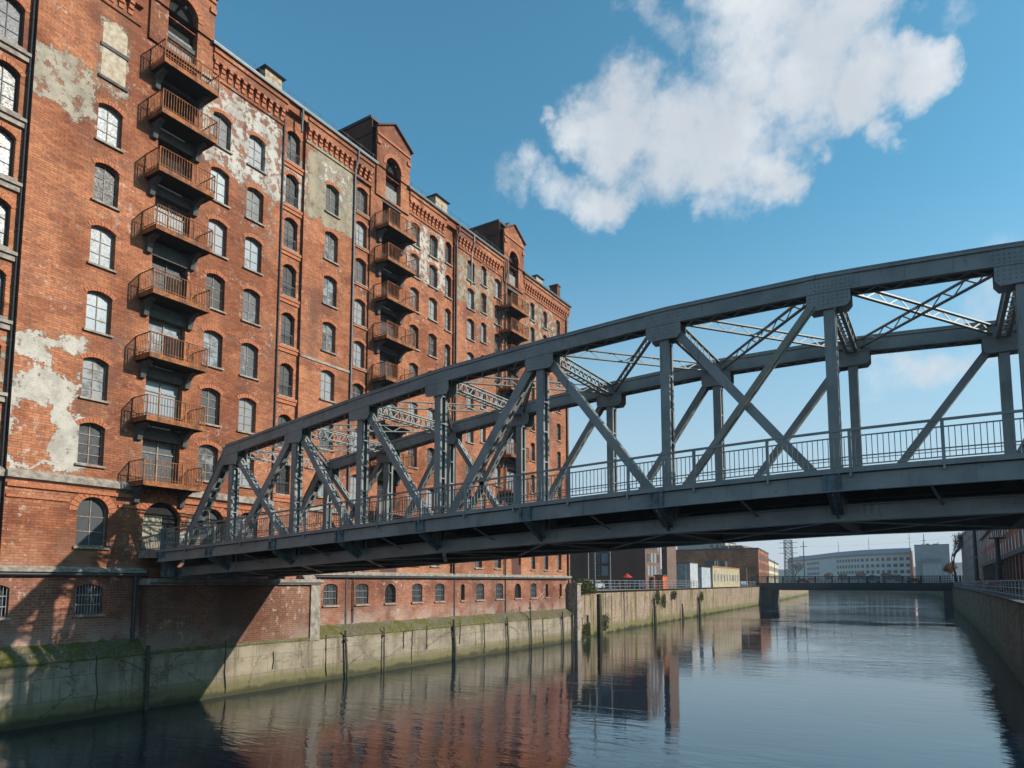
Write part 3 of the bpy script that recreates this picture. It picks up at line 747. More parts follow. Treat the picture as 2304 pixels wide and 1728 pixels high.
def topz(x): return interp(TOPZ, x)
for ti, yt in enumerate(YT):
    d = -1 if ti == 0 else 1
    # top chord, one part per truss
    ch = MB(); pts = [(x, topz(x)) for x in NX]
    fine = [NX[0]-.45] + [NX[0]+(NX[-1]-NX[0])*i/44 for i in range(1,44)] + [NX[-1]+.45]
    for xa, xb in zip(fine, fine[1:]):
        za, zb = topz(xa), topz(xb)
        for s in (-1,1): ch.bar((xa-.005,yt+s*.24,za-.36),(xb+.005,yt+s*.24,zb-.36), .05, .62)
        ch.bar((xa-.005,yt,za-.02),(xb+.005,yt,zb-.02), .68, .045)
        for s in (-1,1):
            ch.bar((xa-.005,yt+s*.285,za-.64),(xb+.005,yt+s*.285,zb-.64), .13, .035)
            ch.bar((xa-.005,yt+s*.285,za-.09),(xb+.005,yt+s*.285,zb-.09), .09, .09)
    k = int((NX[-1]-NX[0])/.42)
    for i in range(k):
        xa = NX[0]+i*.42; xb = xa+.36; s = 1 if i % 2 else -1
        ch.bar((xa,yt-s*.2,topz(xa)-.66),(xb,yt+s*.2,topz(xb)-.66), .08, .02, (0,1,0))
    for x in NX:   # splice plates with rivets
        for s in (-1,1):
            y0 = yt+s*.27; z0 = topz(x)
            sl = (topz(x+.8)-topz(x-.8))/1.6
            ch.bar((x-.74,y0,z0-.36-.74*sl),(x+.74,y0,z0-.36+.74*sl), .03, .5)
            if ti == 0 or s < 0: rivets(ch, (x,y0+s*.015,z0-.36), (1,0,sl), (0,0,1), (0,s,0), 11, 4, .13, .13)
    ch.build('top_chord', M['steel'], bridge)
    # rails fixed on top of the chord: small bolts
    # end posts
    for xb, xt, nm in ((1.95,NX[0]-.35,0),(66.85,NX[-1]+.35,1)):
        e = MB(); plate_pair(e, (xb,yt,fz(xb)-.1), (xt,yt,topz(xt)-.3), .46, .42, mode='b', pitch=.6)
        p0 = Vector((xb,yt,fz(xb)-.1)); p1 = Vector((xt,yt,topz(xt)-.3)); a = (p1-p0).normalized(); n = a.cross(Vector((0,1,0))); n = n if n.x*(1 if nm else -1) > 0 else -n
        e.bar(p0+n*.23, p1+n*.23+a*.25, .62, .04, (0,1,0))
        e.build('end_post', M['steel'], bridge)
    # posts and gussets
    for i, x in enumerate(NX):
        zb = fz(x) - .9; zt = topz(x) - .7
        p = MB(); plate_pair(p, (x,yt,zb), (x,yt,zt+.3), .44, .34, lace=False); p.box(x-.02,x+.02,yt-.19,yt+.19,zb,zt+.25)
        zz = zb+1.6
        while zz < zt-.3: p.box(x-.16,x+.16,yt-.2,yt+.2,zz,zz+.05); zz += 1.25
        p.build('post', M['steel'], bridge)
        g = MB()
        for s in (-1,1):
            y0 = yt+s*.30; w1 = .66; w0 = .74
            sl = (topz(x+.8)-topz(x-.8))/1.6; z0 = topz(x)-.62; hh = .60
            pts = [(x-w1,y0,z0-w1*sl),(x+w1,y0,z0+w1*sl),(x+w1,y0,z0-.44+w1*sl*.5),(x+w0*.72,y0,z0-hh),(x-w0*.72,y0,z0-hh),(x-w1,y0,z0-.44-w1*sl*.5)]
            g.prism(pts, (0,s*.03,0))
            if ti == 0: rivets(g, (x,y0+s*.03,z0-.24), (1,0,sl*.6), (0,0,1), (0,s,0), 9, 4, .14, .13)
        g.build('gusset_plate', M['steel'], bridge)
    # diagonals: (from node, top?) -> (to node)
    D = []
    if ti == 0: D = [(0,1,1,0),(0,0,1,1),(1,1,2,0),(2,1,3,0),(3,0,4,1),(4,1,5,0),(5,1,6,0),(5,0,6,1),(7,0,8,1),(8,0,9,1),(9,1,10,0),(10,1,11,0)]
    else: D = [(i,0,i+1,1) for i in range(11)] + [(0,1,1,0),(1,1,2,0),(2,1,3,0)]
    for a_, ta, b_, tb in D:
        xa, xb = NX[a_], NX[b_]; s = 1 if xb > xa else -1
        za = topz(xa)-.95 if ta else fz(xa)-.1; zb = topz(xb)-.95 if tb else fz(xb)-.1
        pa = Vector((xa+.42*s,yt,za)); pb = Vector((xb-.42*s,yt,zb))
        m = MB(); beige = ti == 0 and (a_,b_,ta) == (5,6,0)
        if beige: m.bar(pa-Vector((0,.3,0)), pb-Vector((0,.3,0)), .05, .30); m.bar(pa-Vector((0,.36,.13)), pb-Vector((0,.36,.13)), .10, .03)
        elif ti == 0 and (a_,ta) in ((0,0),(3,0)): plate_pair(m, pa, pb, .34, .38, mode='b', pitch=.62)
        else: plate_pair(m, pa, pb, .30, .31 if ti == 0 else .27, mode='b', pitch=.5)
        m.build('diagonal', M['beige_steel'] if beige else M['steel'], bridge)
    # lower girder (bottom chord)
    g = MB(); xs = [1.7+ (67-1.7)*i/40 for i in range(41)]
    for xa, xb in zip(xs, xs[1:]):
        za, zb = fz(xa), fz(xb)
        g.bar((xa-.004,yt+d*.05,za-1.09),(xb+.004,yt+d*.05,zb-1.09), .05, .48); 
        g.bar((xa-.004,yt+d*.05,za-1.345),(xb+.004,yt+d*.05,zb-1.345), .5, .035); g.bar((xa-.004,yt+d*.07,za-.86),(xb+.004,yt+d*.07,zb-.86), .3, .03)
        if ti: g.bar((xa-.004,yt,za-.72),(xb+.004,yt,zb-.72), .08, .34)
        g.bar((xa-.004,yt+d*.10,za-1.27),(xb+.004,yt+d*.10,zb-1.27), .05, .11)
    for x in NX:
        g.bar((x-.55,yt+d*.09,fz(x-.55)-1.09),(x+.65,yt+d*.09,fz(x+.65)-1.09), .03, .46)
        if ti == 0: rivets(g, (x,yt-.11,fz(x)-1.09), (1,0,0), (0,0,1), (0,-1,0), 9, 3, .13, .14)
    g.build('lower_girder', M['steel'], bridge)

# lateral bracing between the two top chords
def lattice(mb, p0, p1, hgt, pitch=.5, t=.05, z=True):
    p0 = Vector(p0); p1 = Vector(p1); a = p1-p0; L = a.length; a.normalize(); up = Vector((0,0,1)); sd = a.cross(up).normalized()
    for s in (0,-1): mb.bar(p0+up*(s*hgt), p1+up*(s*hgt), .13, t, sd)
    k = int(L/pitch)
    for i in range(k):
        q0 = p0+a*(L*i/k); q1 = p0+a*(L*(i+1)/k)
        if z: mb.bar(q0+(Vector((0,0,0)) if i%2 else -up*hgt), q1+(-up*hgt if i%2 else Vector((0,0,0))), .02, .05, sd)
        else: mb.bar(q0, q0-up*hgt, .06, .04, sd)
    return mb
for i, x in enumerate(NX):
    m = MB(); z = topz(x)-.16
    for s in (-1,1): lattice(m, (x+s*.16,YT[0]+.25,z), (x+s*.16,YT[1]-.25,z), .5, .42, .05, s > 0)
    for k in range(14):
        y = YT[0]+.5+k*.46; m.bar((x-.15,y,z-.51),(x+.15,y+.2,z-.51), .06, .02, (1,0,0))
    m.build('cross_strut', M['steel'], bridge)
for i in range(len(NX)-1):
    xa, xb = NX[i], NX[i+1]
    for y0, y1, dz in ((YT[0],YT[1],0),(YT[1],YT[0],-.02)):
        m = MB(); a = Vector((xa+.35,y0+(.3 if y1>y0 else -.3),topz(xa)-.14+dz)); b = Vector((xb-.35,y1-(.3 if y1>y0 else -.3),topz(xb)-.14+dz))
        lattice(m, a, b, .34, .55, .045); m.build('lateral_brace', M['steel'], bridge)
# floor beams, stringers, deck, fascia
xs = [1.6+(67.2-1.6)*i/40 for i in range(41)]
dk = MB(); uns = [MB() for _ in range(5)]
for xa, xb in zip(xs, xs[1:]):
    za, zb = fz(xa), fz(xb)
    dk.bar((xa-.003,27.65,za-.02),(xb+.003,27.65,zb-.02), 9.64, .2)
    for un, y in zip(uns, (25.4,26.6,27.65,28.7,29.9)): un.bar((xa-.003,y,za-.34),(xb+.003,y,zb-.34), .16, .40)
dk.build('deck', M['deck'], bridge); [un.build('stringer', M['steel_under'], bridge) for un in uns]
for i, x in enumerate(NX + [1.9, 66.9]):
    z = fz(x); m = MB()
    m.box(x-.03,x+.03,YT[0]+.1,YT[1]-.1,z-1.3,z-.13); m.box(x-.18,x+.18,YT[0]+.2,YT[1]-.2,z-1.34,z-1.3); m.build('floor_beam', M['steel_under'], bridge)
for xa, xb in zip([1.9]+NX, NX+[66.9]):
    for y0, y1 in ((YT[0]+.3,YT[1]-.3),(YT[1]-.3,YT[0]+.3)):
        m = MB(); m.bar((xa,y0,fz(xa)-1.28-(.05 if y0<y1 else 0)),(xb,y1,fz(xb)-1.28-(.05 if y0<y1 else 0)), .18, .04); m.build('wind_brace', M['steel'], bridge)
for ti, yf in enumerate(YF):
    d = -1 if ti == 0 else 1
    f = MB()
    for xa, xb in zip(xs, xs[1:]):
        za, zb = fz(xa), fz(xb)
        f.bar((xa-.003,yf,za-.30),(xb+.003,yf,zb-.30), .05, .52); f.bar((xa-.003,yf+d*.06,za-.55),(xb+.003,yf+d*.06,zb-.55), .16, .03)
        f.bar((xa-.003,yf+d*.05,za+.07),(xb+.003,yf+d*.05,zb+.07), .20, .16)
    f.build('edge_girder', M['steel'], bridge)
    for x in NX:   # sway brackets carrying the footway
        z = fz(x); m = MB()
        for s in (-1,1): m.box(x+s*.20-.05,x+s*.20+.05,yf+d*.03,yf+d*.13,z-.55,z+.12)
        m.box(x-.24,x+.24,yf+d*.02,yf+d*.07,z-.58,z+.10)
        rivets(m, (x-.2,yf+d*.13,z-.22), (1,0,0), (0,0,1), (0,d,0), 1, 4, .1, .13); rivets(m, (x+.2,yf+d*.13,z-.22), (1,0,0), (0,0,1), (0,d,0), 1, 4, .1, .13)
        m.bar((x,yf+d*.05,z-.52),(x,YT[ti]+d*.15,z-1.12), .34, .07, (1,0,0)); m.bar((x,yf+d*.0,z-.62),(x,YT[ti]+d*.12,z-1.22), .05, .16, (1,0,0))
        m.prism([(x-.02,yf,z-.5),(x-.02,YT[ti]+d*.1,z-.5),(x-.02,YT[ti]+d*.1,z-1.1)], (.04,0,0))
        m.build('bracket', M['steel_teal'], bridge)
    for xa, xb in zip(NX, NX[1:]):
        xm = (xa+xb)/2; z = fz(xm); m = MB(); m.bar((xm,yf-d*.05,z-.5),(xm+.3,YT[ti]+d*.1,z-1.0), .07, .05, (1,0,0)); m.build('strut', M['steel'], bridge)
    # railing: thing > railing > post, panel
    yr = yf + d*.02
    hr = MB()
    for xa, xb in zip(xs, xs[1:]):
        za, zb = fz(xa)+.15, fz(xb)+.15
        hr.bar((xa-.003,yr,za+1.16),(xb+.003,yr,zb+1.16), .085, .07)
    rail = hr.build('railing', M['steel'], bridge)
    n = 27; px = [2.0+(66.5-2.0)*i/n for i in range(n+1)]
    for x in px:
        z = fz(x)+.15; m = MB(); m.box(x-.045,x+.045,yr-.05,yr+.05,z-.22,z+1.14); m.box(x-.03,x+.03,yr+d*.05,yr+d*.16,z-.30,z-.05); m.build('railing_post', M['steel'], rail)
    for xa, xb in zip(px, px[1:]):
        m = MB(); za, zb = fz(xa)+.15, fz(xb)+.15
        for h, w in ((.95,.04),(.33,.035),(.24,.02),(.08,.035)): m.bar((xa,yr,za+h),(xb,yr,zb+h), .03, w)
        k = 16
        for j in range(1,k):
            t = j/k; x = xa+(xb-xa)*t; z = za+(zb-za)*t; m.box(x-.011,x+.011,yr-.011,yr+.011,z+.08,z+.95)
        m.build('baluster_panel', M['steel'], rail)
# end connection: landing into the hoist door, bearings, service box
b = MB(); b.box(.0,1.75,22.6,25.4,8.72,8.95); b.box(0,1.75,22.55,22.65,8.6,9.05); b.build('landing', M['stone'], bridge)
b = MB(); b.bar((.02,22.7,9.75),(2.0,22.8,10.05), .05, .05); b.bar((.02,22.7,9.1),(2.0,22.8,9.2), .03, .04)
for i in range(12): x = .1+.16*i; b.box(x-.012,x+.012,22.72,22.75,9.1,9.78+.15*i/11)
for x in (1.95,2.25): b.box(x-.07,x+.07,22.70,22.86,8.6,10.3); b.tube((x,22.78,10.3),(x,22.78,10.5), .05, .02, n=6)
b.build('landing_rail', M['steel_teal'], bridge)
for y in (24.15,31.15):
    b = MB(); b.box(1.2,2.1,y-.35,y+.35,7.42,7.62); b.box(1.35,2.0,y-.25,y+.25,7.62,7.86); b.build('bearing', M['steel_teal'], bridge)
b = MB(); b.prism([(.9,23.4,8.8),(1.6,23.4,8.8),(1.9,23.4,7.5),(.9,23.4,7.5)], (0,.3,0)); b.build('end_bracket', M['steel_teal'], bridge)

# ---------------------------------------------------------------- quay under the warehouse
abut = empty('bridge_abutment', (.6,29.2,3.2), 'shaded brick bridge abutment with stone cap rising from the canal wall', 'abutment')
b = MB(); b.box(.13,1.0,22.7,34.7,3.0,7.05); b.build('brick_body', brick('abutment_brick', (.23,.095,.052), (.15,.06,.036), (.28,.21,.17), lime=.6, low=(3.4,5.0,(.3,.24,.2),.5), dirt=.5), abut)  # whole body coloured darker to deepen the shade under the bridge end
b = MB(); b.box(.13,1.12,34.7,35.6,3.0,7.05); b.build('pilaster', M['stone'], abut)
b = MB(); b.box(.14,1.25,22.5,35.75,7.05,7.36); b.box(.14,1.1,22.6,35.6,7.36,7.42); b.build('cap', M['stone'], abut)
b = MB(); b.prism([(.2,34.3,7.42),(.9,34.3,7.42),(.3,34.3,8.0),(.2,34.3,8.0)], (0,1.1,0)); b.build('cap_block', M['stone'], abut)
b = MB(); b.box(1.25,1.3,22.6,35.7,7.12,7.2); b.build('cap_pipe', M['iron'], abut)

quay = empty('quay_wall', (1.0, 40, 0), 'stained concrete canal wall with mossy ledge below the brick warehouse', 'quay wall')
def strip(name, m, parent, prof, y0, y1, ny, amp, sc_=.8, seed=0):
    vs = []; fs = []; k = len(prof)
    for i in range(ny+1):
        y = y0+(y1-y0)*i/ny
        for j, (x, z) in enumerate(prof):
            q = mnoise.noise(Vector((x*.7+seed, y*sc_, z*sc_)))*amp + mnoise.noise(Vector((x*2+seed, y*sc_*3.3, z*sc_*3)))*amp*.45
            vs.append((x+q, y, z+(q if j not in (0,) else 0)))
    for i in range(ny):
        for j in range(k-1): fs.append((i*k+j,i*k+j+1,(i+1)*k+j+1,(i+1)*k+j))
    b = MB(); b.add(vs, fs); o = b.build(name, m, parent); 
    for p in o.data.polygons: p.use_smooth = True
    return o
prof = [(1.05-.10*0,3.22)] + [(1.06+.02*(j%2),3.15-j*.42) for j in range(9)]
strip('wall', M['concrete'], quay, prof, -6, 77.3, 420, .045)
strip('moss_ledge', M['moss'], quay, [(.08,4.10),(.12,3.95),(.35,3.80),(.6,3.62),(.85,3.42),(1.05,3.22),(1.13,3.12),(1.05,3.0)], -6, 77.3, 700, .04, 2.2, 5)
b = MB(); b.box(-.5,1.0,-6,77.3,-1,3.0); b.build('core', M['stone_dark'], quay)
b = MB(); b.box(.1,1.5,76.9,77.9,-1,6.95); b.box(.0,1.62,76.8,78.0,6.95,7.1); b.build('end_pilaster', M['stone'], quay)
# drains and cracks
for y, z0, z1, w in ((27.9,.2,3.2,.05),(36.4,.3,3.2,.05),(44.9,1.6,3.0,.03),(48.0,1.3,3.1,.03),(46.0,.2,3.1,.025),(52.9,1.4,3.3,.04),(57.0,.2,3.1,.03),(69.0,.2,3.1,.03),(31.5,1.3,2.3,.02),(20.0,.3,3.1,.03)):
    b = MB(); zz = z0; yy = y
    while zz < z1:
        y2 = yy + random.uniform(-.06,.06); b.bar((1.11,yy,zz),(1.11,y2,zz+.3), w*.7, .07, (0,1,0)); yy = y2; zz += .3
    b.build('crack', M['timber'], quay)
# timber fenders standing against the wall
FEND = [(22.7,.2,3.6,.14,0,'black timber fender in the bridge shadow below the shaded cellar window'),
        (38.2,.0,3.55,.11,.35,'split black timber fender just beyond the bridge shadow on the sunlit wall'),
        (42.36,.0,3.6,.07,.05,'slim timber fender below the gap before the arched cellar window'),
        (51.9,.0,3.75,.14,.3,'thick leaning black fender beneath the long black downpipe'),
        (61.2,.0,3.6,.10,.35,'leaning black fender standing under the second black downpipe'),
        (65.9,.0,5.1,.10,.25,'tallest black fender reaching up the cellar bricks near far end'),
        (73.5,.0,3.7,.11,.2,'black fender third from the pale end pilaster of the canal wall'),
        (76.1,.0,3.9,.13,.15,'black fender beside the pale end pilaster of the canal wall')]
FEND[6] = FEND[6][:5] + ('black fender nearest left of the one beside the pale end pilaster',)
for y, z0, z1, r, lean, lab in FEND:
    b = MB(); p0 = Vector((1.30,y+lean*.5,-.8)); p1 = Vector((1.24,y-lean*.5,z1)); n = 8
    for i in range(n):
        a = p0.lerp(p1,i/n); c = p0.lerp(p1,(i+1)/n); b.tube(a, c, r*(1-.25*i/n)*random.uniform(.93,1.07), r*(1-.25*(i+1)/n), n=7)
    b.box(1.05,1.35,y-r*1.3-lean*.3,y+r*1.3-lean*.3,z1-.8,z1-.68)
    o = b.build('fender_post', M['timber'], org=(1.27,y,0), smooth=False)
    tag(o, lab, 'fender post', 'timber fenders along the concrete canal wall')

# ---------------------------------------------------------------- water, ground, far quays
LP = [(1.05,77.3),(-.95,88),(-2.5,114),(-4.6,146),(-9.5,225),(-29,450),(-90,560)]
RP = [(300,46),(44.4,46),(44.4,90),(43.9,150),(42.0,250),(39,380),(32,470),(4,540),(-40,590),(-120,640)]
b = MB(); b.add([(-1500,-400,0),(1500,-400,0),(1500,2500,0),(-1500,2500,0)], [(0,1,2,3)]); tag(b.build('water', M['water']), kind='structure')
b = MB(); b.add([(-1.6,77.6,6.0)] + [(x-.3,y,6.0) for x, y in LP] + [(-1400,560,6.0),(-1400,77.6,6.0)], [tuple(range(len(LP)+3))]); tag(b.build('ground', M['ground']), kind='structure')
b = MB(); b.add([(x+.3,y,6.0) for x, y in RP] + [(-1400,640,6.0),(-1400,2400,6.0),(1400,2400,6.0),(1400,46,6.0)], [tuple(range(len(RP)+4))]); tag(b.build('ground', M['asphalt']), kind='structure')
b = MB()
for (xa,ya),(xb,yb) in zip(LP,LP[1:5]): b.add([(xa-.32,ya,6.012),(xb-.32,yb,6.012),(xb-3.2,yb,6.012),(xa-3.2,ya,6.012)], [(0,1,2,3)])
tag(b.build('pavement', M['paving']), kind='structure')

def quay_line(name, P, m, cap, label, zt=6.0, sgn=-1):
    root = empty(name, (P[0][0],P[0][1],0), label, 'quay wall')
    w = MB(); c = MB()
    for (xa,ya),(xb,yb) in zip(P,P[1:]):
        L = math.hypot(xb-xa,yb-ya); nx, ny = -(yb-ya)/L*sgn*-1, (xb-xa)/L*sgn*-1
        w.add([(xa,ya,-1),(xb,yb,-1),(xb,yb,zt-.25),(xa,ya,zt-.25)], [(0,1,2,3)])
        o = .08
        c.add([(xa-nx*o,ya-ny*o,zt-.25),(xb-nx*o,yb-ny*o,zt-.25),(xb-nx*o,yb-ny*o,zt+.03),(xa-nx*o,ya-ny*o,zt+.03),(xa+nx*.6,ya+ny*.6,zt+.03),(xb+nx*.6,yb+ny*.6,zt+.03)], [(0,1,2,3),(3,2,5,4),(0,1,5,4)])
    w.build('wall', m, root); c.build('coping', cap, root); return root
quay_line('quay_wall', LP, M['quay_left'], M['stone'], 'weathered masonry canal wall with vines running from the warehouse to the low bridge', sgn=1)
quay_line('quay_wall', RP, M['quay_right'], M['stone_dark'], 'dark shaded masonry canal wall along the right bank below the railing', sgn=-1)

def along(P, s):
    for (xa,ya),(xb,yb) in zip(P,P[1:]):
        L = math.hypot(xb-xa,yb-ya)
        if s <= L: return Vector((xa+(xb-xa)*s/L, ya+(yb-ya)*s/L, 0)), Vector(((xb-xa)/L,(yb-ya)/L,0))
        s -= L
    return Vector((*P[-1],0)), Vector((0,1,0))
def fence(P, s0, s1, pitch, inset, m, label, h=1.45, rails=(1.4,.95,.5), nb=0, maxp=100):
    p0, _ = along(P, s0); root = empty('quay_railing', (p0.x,p0.y,6.0), label, 'railing')
    s = s0; prev = None; cnt = 0; rl = MB(); bl = MB(); rest = MB()
    while s <= s1:
        p, t = along(P, s); nrm = Vector((t.y,-t.x,0)); q = p + nrm*inset; q.z = 6.03
        m_ = MB() if cnt < maxp else rest
        m_.box(q.x-.04,q.x+.04,q.y-.04,q.y+.04,6.03,6.03+h)
        if m_ is not rest: m_.build('railing_post', m, root)
        if prev is not None:
            for r in rails: rl.bar(prev+Vector((0,0,r)), q+Vector((0,0,r)), .05, .05, (0,0,1))
            for j in range(1,nb+1):
                w = prev.lerp(q,j/(nb+1)); bl.box(w.x-.012,w.x+.012,w.y-.012,w.y+.012,6.1,6.03+h-.06)
        prev = q; s += pitch; cnt += 1
    rl.build('rail', m, root)
    if bl.v: bl.build('balusters', m, root, kind='stuff')
    if rest.v: rest.build('railing_post', m, root, kind='stuff')
    return root
fence(LP, 5, 150, 2.35, -.45, M['galv'], 'dark post and rail fence on the sunlit left quay', 1.5, (1.45,1.0,.55))
fence(RP, 300-44.4+8, 300-44.4+215, 3.0, .40, M['galv'], 'grey post and rail fence on top of the shaded right quay', 1.35, (1.32,.75,.2))

# mooring piles against the left quay wall
for (x,y,zt,r,lab) in ((-.8,88.0,5.6,.30,'mossy pile bundle on far quay wall below the tall grey mast'),(-2.2,113.4,4.45,.22,'black square mooring pile with vine above on the far quay wall'),
                       (-3.4,131.9,3.1,.16,'short thin pile between two others on the far quay wall'),(-4.3,146.0,4.0,.28,'dark mossy pile farthest along the far quay wall'),(.95,80.6,3.0,.18,'short weedy pile stump right of the pale end pilaster')):
    b = MB(); b.tube((x+.25,y,-1),(x+.15,y,zt), r, r*.85, n=7); b.tube((x+.3,y+.5,-1),(x+.2,y+.35,zt*.7), r*.6, r*.5, n=6)
    tag(b.build('mooring_pile', M['timber'], org=(x+.2,y,0)), lab, 'mooring pile', 'mooring piles at the far quay wall')

# ---------------------------------------------------------------- low road bridge in the distance
rb = empty('road_bridge', (14,236,5), 'low dark girder bridge crossing the canal in the distance', 'bridge')
b = MB(); b.box(-13,45,233,246,4.7,7.1); b.box(-13,45,232.6,233,5.5,7.0); b.build('deck', simple('dark_green_girder', (.010,.015,.019), .6, .3, 1), rb)
b = MB(); b.box(-11.6,-6.9,233.4,245.6,-1,4.7); b.build('pier', M['stone_dark'], rb)
b = MB(); b.box(40.2,44.5,233.4,245.6,-1,4.7); b.build('pier', M['stone_dark'], rb)
b = MB(); b.box(-13,45,232.75,232.9,8.92,9.12); b.box(-13,45,232.75,232.9,7.5,7.7); b.box(-13,45,232.78,232.87,8.15,8.3)
for i in range(146):
    x = -13+58*i/145; b.box(x-.09,x+.09,232.8,232.86,6.9,9.0)
rr = b.build('railing', M['iron'], rb)
for i in range(13):
    x = -12.6+57*i/12; b = MB(); b.box(x-.22,x+.22,232.68,232.98,6.6,9.15); b.build('railing_pier', M['iron'], rr)
# ---------------------------------------------------------------- background buildings
def building(name, label, cat, foot, z0, z1, m, wins=(), wm='pane_dark', roof='slate', roof_h=.5, winsize=(1.1,1.5), trim=None):
    # foot: ground polygon; wins: (edge index, columns, rows, first sill, storey height, margin)
    cx = sum(p[0] for p in foot)/len(foot); cy = sum(p[1] for p in foot)/len(foot)
    root = empty(name, (cx,cy,z0), label, cat)
    area = sum(foot[i][0]*foot[(i+1)%len(foot)][1]-foot[(i+1)%len(foot)][0]*foot[i][1] for i in range(len(foot)))
    if area < 0: foot = foot[::-1]; wins = [((len(foot)-2-w[0]) % len(foot),)+tuple(w[1:]) for w in wins]
    b = MB(); n = len(foot)
    b.prism([(x,y,z0) for x, y in foot], (0,0,z1-z0)); b.build('wall', M[m] if isinstance(m,str) else m, root)
    r = MB(); r.prism([(cx+(x-cx)*1.012,cy+(y-cy)*1.012,z1+.01) for x, y in foot], (0,0,roof_h)); r.build('roof', M[roof] if isinstance(roof,str) else roof, root)
    total = 0; rn = random.Random(len(label)); xs_ = [p[0] for p in foot]; ys_ = [p[1] for p in foot]
    if max(xs_)-min(xs_) > 6:
        for k in range(4):
            px, py = cx+rn.uniform(-.3,.3)*(max(xs_)-min(xs_)), cy+rn.uniform(-.4,.2)*(max(ys_)-min(ys_)); q = MB(); a = rn.uniform(.5,1.4)
            q.box(px-a,px+a,py-a,py+a,z1+roof_h,z1+roof_h+rn.uniform(.6,1.8)); q.tube((px+a+.4,py,z1+roof_h),(px+a+.4,py,z1+roof_h+rn.uniform(1,2.6)), .14, n=6); q.build('roof_vent', M['zinc'], root)
    for (e, nc, nr, s0, sh, mg) in wins:
        (xa,ya),(xb,yb) = foot[e], foot[(e+1)%n]; L = math.hypot(xb-xa,yb-ya); tx, ty = (xb-xa)/L, (yb-ya)/L; ang = math.atan2(ty,tx)
        w, h = winsize
        fr = MB(); fr.box(-w/2-.1,w/2+.1,-.06,.0,-.1,h+.1); pn = MB(); pn.box(-w/2,w/2,-.09,-.061,0,h)
        for k in range(1): pass
        fme = fr.mesh('bg_window', M['frame']); pme = pn.mesh('bg_pane', M[wm])
        for i in range(nc):
            for j in range(nr):
                if total >= 100: break
                s = mg+(L-2*mg)*(i+.5)/nc; p = (xa+tx*s, ya+ty*s, s0+j*sh)
                f = inst('window', fme, p, root, ang); g = inst('pane', pme, p, f); total += 1
    return root

S = lambda n, c, v=.25, s=.5: simple(n, c, .9, v, s)
building('brick_block', 'brown brick block with dark blank side wall behind the left quay railing', 'building', [(-24,120),(-6.1,120),(-6.8,130),(-24,134)], 6, 17.5, S('brown_brick', (.16,.085,.06)), [(1,4,4,8.5,2.4,.6),(0,2,4,8.5,2.4,7.2)], 'curtain', winsize=(1.2,1.7))
t = building('brick_tower', 'tall narrow brick tower with one dark side standing behind the railing', 'tower', [(-6.9,131),(-5.8,131),(-5.9,136.8),(-7.0,136.8)], 6, 21.8, S('tower_brick', (.17,.105,.08),.35,1.5))
building('site_hut', 'tall white site hut behind the left quay railing', 'hut', [(-8.7,143),(-5.0,143),(-5.2,149),(-8.9,149)], 6, 11.2, S('white_panel', (.42,.43,.44),.3,1.2), roof='zinc', roof_h=.15)
building('site_hut', 'lower pale blue hut between white hut and yellow shed', 'hut', [(-8.6,151.5),(-5.1,151.5),(-5.6,160),(-9,160)], 6, 10.5, S('pale_blue_panel', (.36,.40,.44),.3,1.2), roof='zinc', roof_h=.15)
building('yellow_shed', 'long cream shed with rusty orange roof edge on the left quay', 'shed', [(-10,163),(-5.9,163),(-8.0,197),(-12,197)], 6, 10.7, S('cream_render', (.42,.35,.23),.4,1.2), [(1,9,1,7.6,1,.5)], 'curtain', roof=S('rusty_sheet', (.30,.12,.04)), roof_h=.4)
building('brick_warehouse', 'large dark warehouse with sunlit orange brick front beyond the low bridge', 'warehouse', [(-46,250),(-14.2,250),(-20.6,298),(-50,300)], 6, 18.8, brick('orange_brick', (.42,.16,.07), (.32,.11,.05), (.2,.1,.07), bw=1.2, rh=.4), [(1,8,3,8.4,3.4,1)], 'pane_dark', winsize=(2.2,2.4))
building('cream_building', 'long cream rendered building beyond the orange warehouse front', 'building', [(-60,303),(-22.2,303),(-36,398),(-60,398)], 6, 16.6, S('cream_wall', (.56,.48,.34),.2,.3), [(1,14,2,9,3.4,1)], 'pane_dark', roof_h=.8, winsize=(2.4,2))
building('office_building', 'beige flat roofed office standing above the dark warehouse', 'building', [(-70,330),(-62,330),(-46.5,330),(-46.5,350),(-70,350)], 6, 26, S('beige_panel', (.44,.40,.32)), [(1,5,4,11,3.6,1)], 'pane_grey', winsize=(2,1.6))
building('glass_office', 'office with glass penthouse storey between beige office and brick gable', 'building', [(-48,300.5),(-33.5,300.5),(-33.5,302.5),(-48,302.5)], 6, 21.5, S('glass_front', (.20,.27,.31)), [(0,7,1,18.6,3,.5)], 'curtain', winsize=(1.4,2.4))
gb = building('gabled_building', 'brick building with pitched red roof peeking over the dark warehouse', 'building', [(-44,305),(-31,305),(-31,335),(-44,335)], 6, 20, S('dull_brick', (.22,.11,.08)), roof_h=.1)
b = MB(); b.prism([(-46,304,20),(-29.5,304,20),(-33,304,23.2),(-42,304,23.2)], (0,32,0)); b.build('pitched_roof', S('red_tiles', (.19,.08,.05)), gb)
